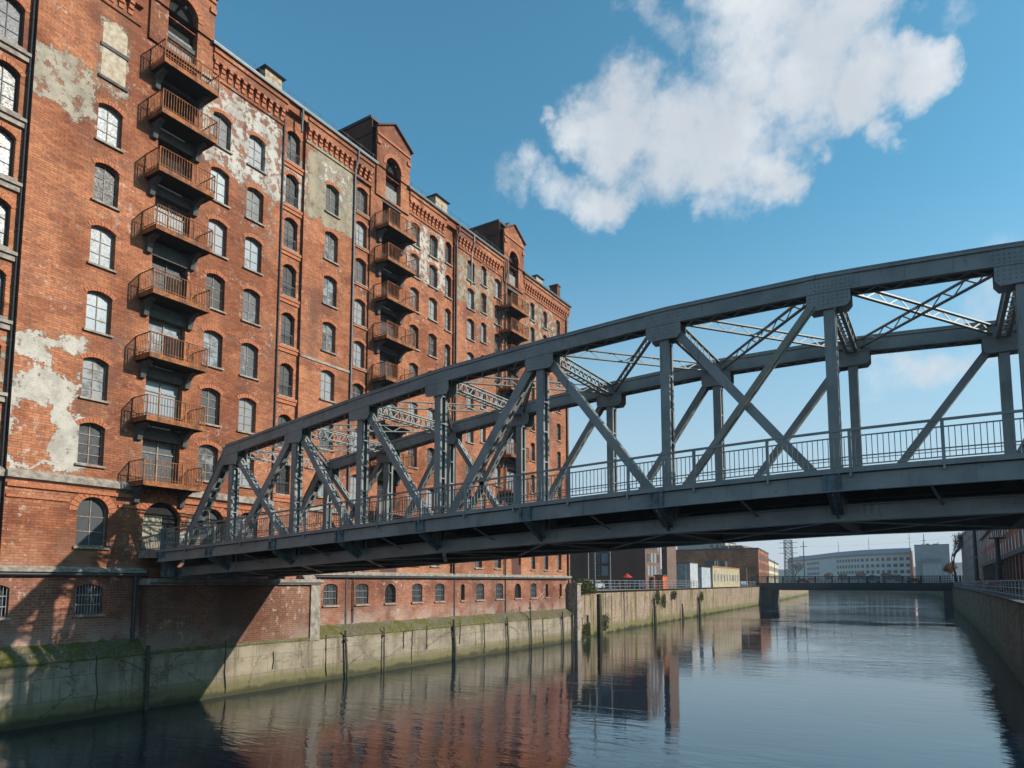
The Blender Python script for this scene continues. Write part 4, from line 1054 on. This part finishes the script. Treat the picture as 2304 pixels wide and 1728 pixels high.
# curved white office block
ob = empty('white_office_block', (-10,640,6), 'long pale office block with rows of windows and blue grey roof closing the canal', 'building')
K = 1.42
def far(x, y): return (40+(x-40)*K, y*K)
def farz(z): return 7.2+(z-7.2)*K
pts = [far(*q) for q in ((-60,560),(-40,520),(-15,468),(0,446),(14,434),(26.5,430))]
b = MB(); c = MB(); r = MB()
for (xa,ya),(xb,yb) in zip(pts,pts[1:]):
    ZT = farz(22.3); b.add([(xa,ya,6),(xb,yb,6),(xb,yb,ZT),(xa,ya,ZT),(xa,ya+14,6),(xb,yb+14,6),(xb,yb+14,ZT),(xa,ya+14,ZT)], [(0,1,2,3),(4,5,6,7),(3,2,6,7)])
    c.prism([(xa,ya-1,ZT),(xb,yb-1,ZT),(xb,yb-1,ZT+1.7),(xa,ya-1,ZT+1.7)], (0,14,0))
    r.prism([(xa,ya+1,ZT+1.7),(xb,yb+1,ZT+1.7),(xb,yb+5,ZT+5.2),(xa,ya+5,ZT+5.2)], (0,4,0))
b.build('wall', S('white_render', (.50,.50,.47),.12,.1), ob); c.build('cornice', S('brown_band', (.24,.17,.12)), ob); r.build('roof', S('blue_grey_roof', (.20,.25,.30),.2,.2), ob)
wm_ = MB(); wm_.box(-1.5,1.5,-.16,-.02,0,2.6); wme = wm_.mesh('office_window', M['pane_dark'])
cnt = 0
for (xa,ya),(xb,yb) in list(zip(pts[1:],pts[2:]))[::-1]:
    L = math.hypot(xb-xa,yb-ya); n = max(3, int(L/4.4)); ang = math.atan2(yb-ya,xb-xa)
    for i in range(n):
        for j in range(4):
            if cnt >= 100: break
            t_ = (i+.5)/n; inst('window', wme, (xa+(xb-xa)*t_, ya+(yb-ya)*t_, farz(8.6+3.5*j)), ob, ang); cnt += 1
building('grey_building', 'plain grey concrete building beside the pale office block', 'building', [far(28.5,418),far(44,418),far(44,440),far(28.5,440)], 6, farz(26.5), S('grey_concrete', (.27,.29,.30),.2,.3), roof='zinc')
(fx,fy),(gx2,gy) = far(31.5,414), far(40,414)
b = MB(); b.box(fx,gx2,fy-1,fy+3,farz(17.2),farz(19.4)); sg = b.build('fascia', S('grey_fascia', (.16,.19,.22)), org=(fx,fy,6)); b = MB(); b.box(fx+.5,gx2+.3,fy,fy+4,6,farz(17.2)); b.build('wall', S('grey_cladding', (.36,.38,.40)), sg); tag(sg, 'pale grey annex with dark fascia against the grey concrete building', 'annex')
fx, fy = far(27.4,400)
b = MB(); b.tube((fx+.3,fy,6),(fx,fy,farz(23)), 1.3, 1.05, n=10); tag(b.build('brick_chimney', S('orange_brick_plain', (.33,.13,.07)), org=(fx,fy,6)), 'thin orange chimney between pale office and grey building', 'chimney')
# right bank
building('brick_office', 'tall red brick building nearest on the shaded right bank', 'building', [(48,66),(66,66),(66,187),(48,187)], 6, 21.5, brick('red_brick', (.58,.15,.085), (.45,.11,.065), (.3,.14,.1), bw=.9, rh=.3), [(3,24,4,11.2,2.9,2)], 'curtain', winsize=(1.3,1.9))
building('brick_office', 'greyish brown building at far end of the right bank row', 'building', [(48.6,189),(64,189),(64,320),(47.0,320)], 6, 24, S('brown_grey_brick', (.24,.15,.125),.3,.5), [(3,20,5,9,3,2)], 'curtain', winsize=(1.4,2))
b = MB(); 
for k in range(24): y = 69+k*4.9; b.box(47.75,48.0,y,y+.35,6,10.6)
b.box(47.5,48.0,66,187,10.5,11.1); b.box(47.7,48,66,187,16.6,16.9)
so = b.build('shopfront_canopy', M['stone_dark'], org=(47.8,126,6)); tag(so, 'long grey canopy band along the ground floor of red building', 'canopy')

# air between the camera and the far buildings
b = MB(); b.box(-2600,2700,-600,2500,-1.5,95); hzb = b.build('haze', None, org=(0,900,0)); hzb['kind'] = 'stuff'
hm = bpy.data.materials.new('thin_haze'); hm.use_nodes = True; hm.node_tree.nodes.clear()
pv_ = hm.node_tree.nodes.new('ShaderNodeVolumePrincipled'); ho = hm.node_tree.nodes.new('ShaderNodeOutputMaterial'); hm.node_tree.links.new(pv_.outputs[0], ho.inputs['Volume'])
pv_.inputs['Color'].default_value = (.86,.92,1,1); pv_.inputs['Density'].default_value = .0002; pv_.inputs['Anisotropy'].default_value = .2
hzb.data.materials.append(hm)
# hills behind
b = MB(); vs = []; N = 60
for i in range(N+1):
    a = R(70) + R(75)*i/N; x, y = 40+2000*math.cos(a), 2000*math.sin(a)
    h = 46 + 22*mnoise.noise(Vector((i*.17,1,0))) + 9*mnoise.noise(Vector((i*.6,3,0)))
    vs += [(x,y,5),(x*1.0,y,max(10,h)),(x*1.15,y*1.15,5)]
fs = []
for i in range(N):
    k = 3*i; fs += [(k,k+3,k+4,k+1),(k+1,k+4,k+5,k+2)]
b.add(vs, fs); tag(b.build('hills', S('wooded_hills', (.10,.13,.13))), kind='structure')

# lattice pylon
py = MB(); bx, by = -34.4, 420; H0, H1_ = 6, 31.5
def leg(s, u, z): f = 1-.12*(z-H0)/(H1_-H0); return Vector((bx+s*2.15*f, by+u*2.15*f, z))
N = 12
for s in (-1,1):
    for u in (-1,1): py.bar(leg(s,u,H0), leg(s,u,H1_), .34, .34)
for i in range(N):
    za, zb = H0+(H1_-H0)*i/N, H0+(H1_-H0)*(i+1)/N
    for u in (-1,1):
        py.bar(leg(-1,u,za), leg(1,u,zb), .16, .16); py.bar(leg(1,u,za), leg(-1,u,zb), .16, .16); py.bar(leg(-1,u,zb), leg(1,u,zb), .14, .14)
    for s in (-1,1): py.bar(leg(s,-1,za), leg(s,1,zb), .16, .16)
for z in (24,27,30): py.bar((bx-5,by,z),(bx+5,by,z), .25, .25)
tag(py.build('lattice_pylon', M['iron'], org=(bx,by,H0)), 'steel lattice pylon standing between the cream building and pale offices', 'pylon')

# poles and wires
def fpole(x, y, z1, r, lab, z0=26, arms=()):
    fx, fy = far(x,y); pole(fx, fy, farz(z1), r*K, lab, farz(z0), [(farz(z),w_*K) for z, w_ in arms])
def pole(x, y, z1, r, lab, z0=6, arms=(), cat='pole', m='iron', group='poles along the canal'):
    b = MB(); b.tube((x,y,z0),(x,y,z1), r, r*.7, n=8)
    for z, w in arms: b.bar((x-w,y,z),(x+w,y,z), r, r)
    b.tube((x,y,z0),(x,y,z0+.6), r*1.6, n=8)
    tag(b.build('pole', M[m], org=(x,y,z0)), lab, cat, group)
pole(-28.5,435,31.5,.36,'tall slim overhead line pole right of the lattice pylon',arms=((28.3,1.9),(22.5,2.6)))
pole(-1.15,87.6,15.5,.20,'thick grey mast on the left quay edge near the warehouse corner',m='zinc')
pole(-4.2,92,14,.09,'thin pale pole just left of the thick quay mast',m='galv')
pole(-2.9,97,14,.08,'thin pale pole just right of the thick quay mast',m='galv')
pole(-5.0,140,10.9,.07,'slim lamp pole in front of the white site hut',m='galv')
pole(-7.9,205,11.5,.10,'short pale pole right of the yellow shed',m='galv')
pole(46.7,186,19.5,.45,'thick black mast on the right quay before the brown building')
fpole(26.0,431,34,.12,'thin antenna pole on roof corner of the pale office',z0=26,arms=((31,.8),)); fpole(5,447,33,.12,'thin antenna pole over the middle of the pale office roof',z0=26,arms=((30,.5),)); fpole(-14,472,32.5,.14,'leftmost antenna pole on the pale office roof',z0=26,arms=((29.5,.6),)); fpole(33,419,32.5,.22,'stubby antenna mast on the grey concrete building',z0=26.5,arms=((29,1),)); pole(-7,240,14.5,.11,'dark lamp pole at the left end of low bridge')
b = MB()
for z in (28.3,22.5):
    for (xa,ya,za),(xb,yb,zb) in (((bx,by,z+2),(-28.5,435,z)),((-28.5,435,z),(45,560,z+9))):
        pv = None
        for i in range(13):
            t_ = i/12; p = Vector((xa+(xb-xa)*t_, ya+(yb-ya)*t_, za+(zb-za)*t_ - 1.2*4*t_*(1-t_)))
            if pv is not None: b.tube(pv, p, .035, n=4, cap=False)
            pv = p
tag(b.build('overhead_wire', M['iron'], org=(0,380,24)), 'thin overhead wires strung across the far sky', 'wire')
# crow's nest lamp column on right quay
b = MB(); b.tube((46.5,112,6),(46.5,112,13.2), .36, .28, n=10); b.tube((46.5,112,9.5),(46.5,112,9.8), .6, n=10)
lc = b.build('signal_mast', M['iron'], org=(46.5,112,6)); tag(lc, 'dark signal mast with caged platform on the right quay', 'signal mast')
b = MB(); b.tube((46.5,112,13.0),(46.5,112,13.15), 1.0, n=12)
for i in range(10):
    a = 2*math.pi*i/10; b.tube((46.5+.95*math.cos(a),112+.95*math.sin(a),13.1),(46.5+1.15*math.cos(a),112+1.15*math.sin(a),14.6), .035, n=4)
for i in range(10):
    a = 2*math.pi*i/10; c = 2*math.pi*(i+1)/10
    b.tube((46.5+1.15*math.cos(a),112+1.15*math.sin(a),14.6),(46.5+1.15*math.cos(c),112+1.15*math.sin(c),14.6), .035, n=4)
b.build('platform', M['iron'], lc)
b = MB(); b.tube((46.5,112,13.15),(46.5,112,15.3), .12, n=6); b.box(46.2,46.8,111.8,112.2,14.2,15.1); b.build('lantern', M['galv'], lc)
for x, y, lab in ((46.2,150,'pale lamp post behind the railing between mast and signal'),(46.0,205,'pale lamp post at far end of the right quay railing'),(46.3,232,'small pale lamp post beside the bare tree on right bank')):
    b = MB(); b.tube((x,y,6),(x,y,11.5), .08, .05, n=6); b.tube((x,y,11.5),(x-.5,y,11.7), .05, n=5); l_ = b.build('street_lamp', M['galv'], org=(x,y,6)); tag(l_, lab, 'street lamp', 'lamps on the right quay')
    b = MB(); b.box(x-.9,x-.4,y-.15,y+.15,11.6,11.8); b.build('lamp_head', M['galv'], l_)

# ---------------------------------------------------------------- vegetation
def tree(x, y, h, spread, lab, lm, nleaf, seed, z0=6, leafr=.18, tf=.34):
    rnd = random.Random(seed); root = empty('tree', (x,y,z0), lab, 'tree'); tr = MB(); tips = []
    def grow(p, d, L, r, lv):
        n = 3; q = p
        for i in range(n):
            d = (d + Vector((rnd.uniform(-.18,.18),rnd.uniform(-.18,.18),rnd.uniform(-.02,.12)))).normalized()
            e = q + d*(L/n); tr.tube(q, e, r*(1-.25*i/n), r*(1-.25*(i+1)/n), n=5, cap=False); q = e
            if lv >= 2: tips.append(q)
        if lv < 4:
            for k in range(3 if lv < 3 else 4):
                a = rnd.uniform(0,6.28); t_ = rnd.uniform(.35,.85)*spread
                nd = (d + Vector((math.cos(a)*t_, math.sin(a)*t_, rnd.uniform(-.1,.35)))).normalized(); grow(q, nd, L*rnd.uniform(.55,.8), r*.55, lv+1)
    grow(Vector((x,y,z0-.2)), Vector((0,0,1)), h*tf, h*.022, 0)
    tr.build('trunk', M['bark'], root)
    lv = MB()
    for i in range(nleaf):
        c = rnd.choice(tips) + Vector((rnd.gauss(0,.45),rnd.gauss(0,.45),rnd.gauss(0,.4))); u = Vector((rnd.gauss(0,1),rnd.gauss(0,1),rnd.gauss(0,1))).normalized(); v = u.orthogonal().normalized(); s = leafr*rnd.uniform(.6,1.4)
        lv.add([c-u*s, c+v*s*.5, c+u*s, c-v*s*.5], [(0,1,2,3)])
    lv.build('crown', M[lm], root); return root
tree(44.6,300,22,1.15,'bare twiggy tree with few brown leaves beside brown building','leaf_brown',2600,3)
tree(44.2,330,10,1.2,'small orange leaved tree in front of the grey building','leaf_orange',3200,5,leafr=.28)
tree(-17,108,11.5,1.1,'dense brown tree behind the railing near the warehouse corner','leaf_brown',4200,11)
tree(-23,112,12,1.1,'brown tree left of its neighbour close to the warehouse corner','leaf_brown',3600,12)
tree(-27.5,395,13,1.1,'brown bare tree at the foot of lattice pylon','leaf_brown',1500,15)
for k, (x, y, h, lab) in enumerate(((-34,560,15,'dark green tree left of the whole row before pale offices'),(-24,575,13,'second dark green tree in the row before pale offices'),(-14,580,17,'tall third dark green tree before pale offices'),(-5,590,12,'small fourth dark green tree before pale offices'),(4,585,16,'fifth dark green tree in the row before pale offices'),(13,575,12,'rightmost dark green tree before the pale offices near orange chimney'))):
    tree(x,y,h,1.5,lab,'leaf_green' if k % 2 else 'leaf_brown',3800,20+k,leafr=.65,tf=.2)
def shrub(name, x, y, z, rx, ry, rz, n, lm, lab, cat, s=.10, seed=1, grav=0):
    rnd = random.Random(seed); root = empty(name, (x,y,z), lab, cat); st = MB(); lv = MB()
    for k in range(9):
        e = Vector((x+rnd.uniform(-.7,.7)*rx, y+rnd.uniform(-.7,.7)*ry, z+rnd.uniform(.3,.9)*rz)); st.tube((x,y,z), e, .025, .01, n=4)
    st.build('stems', M['bark'], root)
    for i in range(n):
        u = Vector((rnd.gauss(0,1),rnd.gauss(0,1),rnd.gauss(0,1))).normalized(); rad = rnd.random()**.5
        lump = 1+.35*mnoise.noise(Vector((u.x*2+seed,u.y*2,u.z*2)))
        c = Vector((x+u.x*rx*rad*lump, y+u.y*ry*rad*lump, z+rz*.5+u.z*rz*.55*rad*lump)); d = Vector((rnd.gauss(0,1),rnd.gauss(0,1),rnd.gauss(0,.6))).normalized(); v = d.orthogonal().normalized(); q = s*rnd.uniform(.6,1.4)
        lv.add([c-d*q, c+v*q*.5, c+d*q, c-v*q*.5], [(0,1,2,3)])
    lv.build('leaves', M[lm], root); return root
shrub('bush', .1,80.6,5.6,1.6,2.6,1.9,3600,'leaf_olive','olive green bush spilling over quay beside the warehouse end','bush',.14,3)
shrub('bush', -.9,85.0,5.5,.7,2.4,.9,1500,'leaf_olive','low olive bush trailing over the coping beyond the large bush','bush',.12,4)
for k, (x, y, z, h) in enumerate(((1.3,79.3,.2,1.9),(-.6,89.2,.4,2.4),(-2.1,114.5,3.3,2.6),(-4.2,147.0,3.0,2.2),(-2.6,119,2.6,2.6),(-3.1,126,4.0,1.6))):
    shrub('vine', x+.25,y,z,.3,1.1+.3*(k%2),h,700,'leaf_olive',('weedy tuft at the waterline right of the end pilaster','weeds hanging beside the mossy pile bundle','vine tuft above the black square mooring pile','weeds growing over the farthest dark pile','hanging weeds right of the black square pile','thin vine patch high on the wall before the short pile')[k],'vine',.11,30+k)
for k, (y, lx) in enumerate(((34.9,1.0),(37.0,.9),(17.2,1.0),(40.5,.95))):
    pass

# ---------------------------------------------------------------- vehicles, people, small things
def car(x, y, rz, lab, colr, seed):
    root = empty('parked_car', (x,y,6.02), lab, 'car', 'vehicles on the far quays')
    c, s = math.cos(rz), math.sin(rz)
    def T(p): return (x+p[0]*c-p[1]*s, y+p[0]*s+p[1]*c, 6.02+p[2])
    pr = [(-2.1,.3),(-2.15,.7),(-2.0,.88),(-1.45,.95),(-.8,1.42),(.55,1.45),(1.15,1.0),(2.0,.85),(2.15,.6),(2.1,.3)]
    b = MB(); q0 = [T((px,-.85,pz)) for px, pz in pr]; q1 = [T((px,.85,pz)) for px, pz in pr]; n = len(pr)
    b.add(q0+q1, [tuple(range(n)), tuple(range(2*n-1,n-1,-1))] + [(i,(i+1)%n,n+(i+1)%n,n+i) for i in range(n)])
    b.build('body', simple('car_paint_%d' % seed, colr, .35, .1, 1), root)
    g = MB()
    for sy in (-.865,.865): g.add([T((-1.3,sy,.97)),T((-.75,sy,1.36)),T((.5,sy,1.38)),T((1.0,sy,1.0))], [(0,1,2,3)])
    g.build('windows', M['pane_dark'], root)
    for px in (-1.35,1.35):
        for sy in (-.8,.8):
            w = MB(); w.tube(T((px,sy-.1,.33)),T((px,sy+.1,.33)), .33, n=10); w.build('wheel', M['void'], root)
CARS = [(-9,97,1.4,'white car parked behind railing beside the brown trees',(.6,.6,.6)),(-8.5,103,1.5,'silver car parked second behind the left railing',(.35,.36,.38)),(-8.3,109.5,1.5,'black car parked before the dark brick block',(.02,.02,.022)),(-6.0,116,1.6,'dark blue car parked below the pale facade',(.03,.04,.07)),
        (-11,215,1.7,'white car near the left end of low bridge',(.6,.6,.6)),(2,238,0,'red car crossing the left half of low bridge',(.35,.03,.02)),(22,240,0,'white car crossing the right half of low bridge',(.55,.56,.58)),(33,238,0,'orange car near the right end of low bridge',(.45,.1,.03)),(46.6,98,1.57,'black car parked near signal mast on right quay',(.02,.02,.022))]
for k, (x, y, rz, lab, colr) in enumerate(CARS):
    car(x,y,rz,lab,colr,k)
    if 234 < y < 246:
        o = [o for o in bpy.data.objects if o.get('label') == lab][0]; o.location.z = 7.0
# red parasol and orange kiosk on left quay
b = MB(); b.tube((-5.6,110,6),(-5.6,110,8.5), .05, n=6); pz = b.build('parasol', M['galv'], org=(-5.6,110,6)); tag(pz, 'small red parasol behind the left quay railing', 'parasol')
b = MB(); b.tube((-5.6,110,8.0),(-5.6,110,8.75), 1.0, .05, n=10); b.build('canopy', S('red_cloth', (.5,.03,.02)), pz)
b = MB(); b.box(-5.4,-3.9,123,125.5,6,8.4); ks = b.build('kiosk', S('orange_panel', (.55,.12,.03)), org=(-4.6,124,6)); tag(ks, 'small orange kiosk under the pale facade', 'kiosk')
b = MB(); b.box(-5.6,-3.7,122.8,125.7,8.4,8.6); b.box(-5.0,-4.2,122.93,122.98,6.9,8.0); b.build('roof', M['zinc'], ks)

def person(x, y, lab, top, seed):
    rnd = random.Random(seed)
    root = empty('person', (x,y,6.03), lab, 'person')
    v = [(0,0,.92),(0,0,1.2),(0,0,1.42),(0,0,1.52),(0,.01,1.64),(0,0,1.74), (.2,0,1.38),(.26,.03,1.1),(.25,.12,.86),(-.2,0,1.38),(-.26,-.02,1.1),(-.25,.08,.86),(.09,0,.85),(.1,.06,.48),(.1,.0,.06),(.1,.16,.03),(-.09,0,.85),(-.1,-.04,.48),(-.1,-.08,.06),(-.1,.08,.03)]
    e = [(0,1),(1,2),(2,3),(3,4),(4,5),(2,6),(6,7),(7,8),(2,9),(9,10),(10,11),(0,12),(12,13),(13,14),(14,15),(0,16),(16,17),(17,18),(18,19)]
    rad = [.15,.15,.16,.06,.1,.085,.07,.05,.035,.07,.05,.035,.095,.065,.045,.04,.095,.065,.045,.04]
    me = bpy.data.meshes.new('person_body'); me.from_pydata(v, e, []); o = bpy.data.objects.new('body', me); col.objects.link(o); place(o, ORG[root.name], root)
    md = o.modifiers.new('Skin', 'SKIN'); 
    for i, r in enumerate(rad): me.skin_vertices[0].data[i].radius = (r, r)
    me.skin_vertices[0].data[0].use_root = True
    sb = o.modifiers.new('Sub', 'SUBSURF'); sb.levels = 1; sb.render_levels = 1
    me.materials.append(simple('clothes_%d' % seed, (.05,.05,.07), .9, .2, 3))
    b = MB(); ox, oy, oz = ORG[root.name]
    b.tube((ox,oy,oz+.88),(ox,oy,oz+1.46), .23, .21, n=10); b.tube((ox,oy,oz+1.46),(ox,oy,oz+1.52), .21, .1, n=10)
    for sx in (-1,1): b.tube((ox+sx*.21,oy,oz+1.42),(ox+sx*.28,oy+.03,oz+1.1), .095, .08, n=8); b.tube((ox+sx*.28,oy+.03,oz+1.1),(ox+sx*.27,oy+.12,oz+.9), .08, .065, n=8)
    b.build('jacket', simple('jacket_%d' % seed, top, .9, .2, 3), root)
    b = MB(); b.tube((ox,oy-.02,oz+1.68),(ox,oy-.02,oz+1.80), .125, .07, n=10); b.build('hair', M['bark'], root)
PEOPLE = [(46.0,118,'person in bright red jacket on right quay near signal mast',(.55,.03,.02)),(45.9,150,'person in red jacket beside middle lamp post on right quay',(.5,.03,.02)),(46.1,161,'person in pale coat on right quay beyond middle lamp',(.55,.5,.46)),(46.0,176,'person in light pink top near the black mast',(.5,.3,.28)),
          (46.4,104,'person in dark coat walking near the black car',(.03,.03,.04)),(46.2,134,'person in pale blue jacket on right quay',(.35,.5,.6)),(-8.8,211,'person in red top at left end of low bridge',(.5,.04,.03))]
for k, (x, y, lab, cc) in enumerate(PEOPLE): person(x,y,lab,cc,k)

# ---------------------------------------------------------------- camera, light, sky
cam = bpy.data.cameras.new('camera'); co = bpy.data.objects.new('camera', cam); col.objects.link(co)
cam.sensor_fit = 'HORIZONTAL'; cam.sensor_width = 36; cam.lens = 685/1024*36; cam.shift_y = (517.55-384)/1024; cam.clip_end = 6000; cam.clip_start = .2
co.location = (40,0,7.2); co.rotation_euler = (R(95.4), 0, R(32.007)); sc.camera = co

SD = Vector((1,.39,.55)).normalized()
sun = bpy.data.lights.new('sun', 'SUN'); sun.energy = 5.0; sun.angle = R(.53); sun.color = (1.0,.92,.81)
so_ = bpy.data.objects.new('sun', sun); col.objects.link(so_); so_.location = (80,60,80); so_.rotation_euler = (-SD).to_track_quat('-Z','Y').to_euler()

w = bpy.data.worlds.new('World'); sc.world = w; w.use_nodes = True; T_ = w.node_tree; T_.nodes.clear()
def wn(k, **kw):
    x = T_.nodes.new(k)
    for a, v in kw.items(): setattr(x, a, v)
    return x
def wl(a, b): T_.links.new(a, b)
def wput(s, v):
    if isinstance(v, bpy.types.NodeSocket): wl(v, s)
    else: s.default_value = v
def wm(op, a, b=0.0, clamp=False):
    x = wn('ShaderNodeMath', operation=op, use_clamp=clamp); wput(x.inputs[0], a); wput(x.inputs[1], b); return x.outputs[0]
def wr(f, a, b, lo=0., hi=1.):
    x = wn('ShaderNodeMapRange', interpolation_type='SMOOTHSTEP'); wput(x.inputs[0], f)
    for i, v in ((1,a),(2,b),(3,lo),(4,hi)): x.inputs[i].default_value = v
    return x.outputs[0]
out = wn('ShaderNodeOutputWorld'); bg = wn('ShaderNodeBackground'); wl(bg.outputs[0], out.inputs[0])
sky = wn('ShaderNodeTexSky', sky_type='NISHITA'); sky.sun_disc = False; sky.sun_elevation = math.asin(SD.z); sky.sun_rotation = math.atan2(SD.x, SD.y)
sky.air_density = 1.0; sky.dust_density = .8; sky.ozone_density = 2.0; sky.altitude = 10
tc = wn('ShaderNodeTexCoord'); dirn = tc.outputs['Generated']
def wnoise(scale, detail=8, rough=.6, off=(0,0,0)):
    mp = wn('ShaderNodeMapping'); wl(dirn, mp.inputs[0]); mp.inputs['Location'].default_value = off
    x = wn('ShaderNodeTexNoise'); wl(mp.outputs[0], x.inputs['Vector']); x.inputs['Scale'].default_value = scale; x.inputs['Detail'].default_value = detail; x.inputs['Roughness'].default_value = rough
    return x.outputs['Fac']
CLOUDS = [(-0.1371,0.7575,0.6383,0.070,1.00),(-0.0848,0.7866,0.6116,0.059,1.00),(-0.0509,0.7845,0.6180,0.040,1.00),(-0.1678,0.7800,0.6028,0.054,1.00),(-0.1129,0.8089,0.5770,0.066,1.00),(-0.0462,0.8264,0.5612,0.041,1.00),(-0.0031,0.8295,0.5585,0.032,1.00),(0.0162,0.8236,0.5669,0.019,0.90),(-0.0278,0.8548,0.5182,0.016,0.60),(-0.3121,0.7583,0.5723,0.057,1.00),(-0.3429,0.7462,0.5706,0.036,1.00),(-0.2546,0.7971,0.5475,0.069,1.00),(-0.2070,0.8222,0.5302,0.065,1.00),(-0.1598,0.8455,0.5095,0.038,1.00),(-0.1366,0.8572,0.4965,0.015,0.70),(-0.2387,0.8328,0.4994,0.030,0.90),(-0.3692,0.7802,0.5049,0.033,0.80),(-0.3414,0.7954,0.5008,0.026,0.70),(-0.4025,0.7564,0.5156,0.027,0.55),(-0.4239,0.7299,0.5362,0.023,0.40),(-0.4507,0.7296,0.5143,0.023,0.20),(-0.2395,0.7341,0.6354,0.023,0.40),(-0.2596,0.7159,0.6481,0.018,0.30),(-0.0990,0.8466,0.5229,0.013,0.50),(0.0317,0.8028,0.5953,0.018,0.35),(-0.3781,0.7178,0.5846,0.010,0.50),(-0.0151,0.9669,0.2549,0.026,0.30),(-0.0441,0.9663,0.2537,0.024,0.25),(0.0223,0.9655,0.2594,0.027,0.30),(0.0621,0.9622,0.2651,0.025,0.25),(0.0684,0.9458,0.3174,0.037,0.25),(0.0936,0.9376,0.3349,0.032,0.25)]
SKYMULT = (.52,1.08,1.05,1)
mx = wn('ShaderNodeMix', data_type='RGBA', blend_type='MULTIPLY'); mx.inputs[0].default_value = 1; wl(sky.outputs[0], mx.inputs[6]); mx.inputs[7].default_value = SKYMULT
sepd = wn('ShaderNodeSeparateXYZ'); wl(dirn, sepd.inputs[0])
hz = wn('ShaderNodeMix', data_type='RGBA'); wl(wr(sepd.outputs[2], .50, -.06, 0, 1), hz.inputs[0]); wl(mx.outputs[2], hz.inputs[6]); hz.inputs[7].default_value = (3.15,3.45,4.0,1)
# billowing clouds: a few soft directions in the sky, broken up by noise
wmap = wn('ShaderNodeTexNoise'); wl(dirn, wmap.inputs['Vector']); wmap.inputs['Scale'].default_value = 7; wmap.inputs['Detail'].default_value = 8; wmap.inputs['Roughness'].default_value = .62
wv = wn('ShaderNodeVectorMath', operation='SUBTRACT'); wl(wmap.outputs['Color'], wv.inputs[0]); wv.inputs[1].default_value = (.5,.5,.5)
ws = wn('ShaderNodeVectorMath', operation='SCALE'); wl(wv.outputs[0], ws.inputs[0]); ws.inputs['Scale'].default_value = .15
wd = wn('ShaderNodeVectorMath', operation='ADD'); wl(dirn, wd.inputs[0]); wl(ws.outputs[0], wd.inputs[1])
wnn = wn('ShaderNodeVectorMath', operation='NORMALIZE'); wl(wd.outputs[0], wnn.inputs[0])
n1 = wnoise(11, 9, .64); n2 = wnoise(30, 7, .65, (3,1,2)); n3 = wnoise(4.0, 5, .55, (7,2,1))
m = None
for (dx, dy, dz, r, s) in CLOUDS:
    r *= 1.12
    dp = wn('ShaderNodeVectorMath', operation='DOT_PRODUCT'); wl(wnn.outputs[0], dp.inputs[0]); dp.inputs[1].default_value = (dx,dy,dz)
    k = wm('MULTIPLY', wm('SUBTRACT', dp.outputs['Value'], 1-r*r/2), s/(r*r/2))     # s at centre, 0 at the rim
    if m is None: m = k
    else:
        x = wn('ShaderNodeMath', operation='SMOOTH_MAX'); wl(m, x.inputs[0]); wl(k, x.inputs[1]); x.inputs[2].default_value = .25; m = x.outputs[0]
m = wm('MAXIMUM', m, -.8)
det = wm('ADD', wm('MULTIPLY', wm('SUBTRACT', n1, .5), 1.9), wm('MULTIPLY', wm('SUBTRACT', n2, .5), 1.2))
dens = wr(wm('ADD', m, det), -.28, .98)
shade = wr(wm('ADD', wm('MULTIPLY', n3, .8), wm('MULTIPLY', n1, .3)), .38, .66)
cl = wn('ShaderNodeMix', data_type='RGBA'); wl(shade, cl.inputs[0]); cl.inputs[6].default_value = (5.3,5.45,5.6,1); cl.inputs[7].default_value = (3.5,3.8,4.15,1)
mc = wn('ShaderNodeMix', data_type='RGBA'); wl(wm('MULTIPLY', dens, .97), mc.inputs[0]); wl(hz.outputs[2], mc.inputs[6]); wl(cl.outputs[2], mc.inputs[7])
wl(mc.outputs[2], bg.inputs['Color']); bg.inputs['Strength'].default_value = .15

sc.view_settings.view_transform = 'Standard'; sc.view_settings.look = 'None'; sc.view_settings.exposure = .24; sc.view_settings.gamma = 1
sc.cycles.max_bounces = 6; sc.cycles.caustics_reflective = False; sc.cycles.caustics_refractive = False
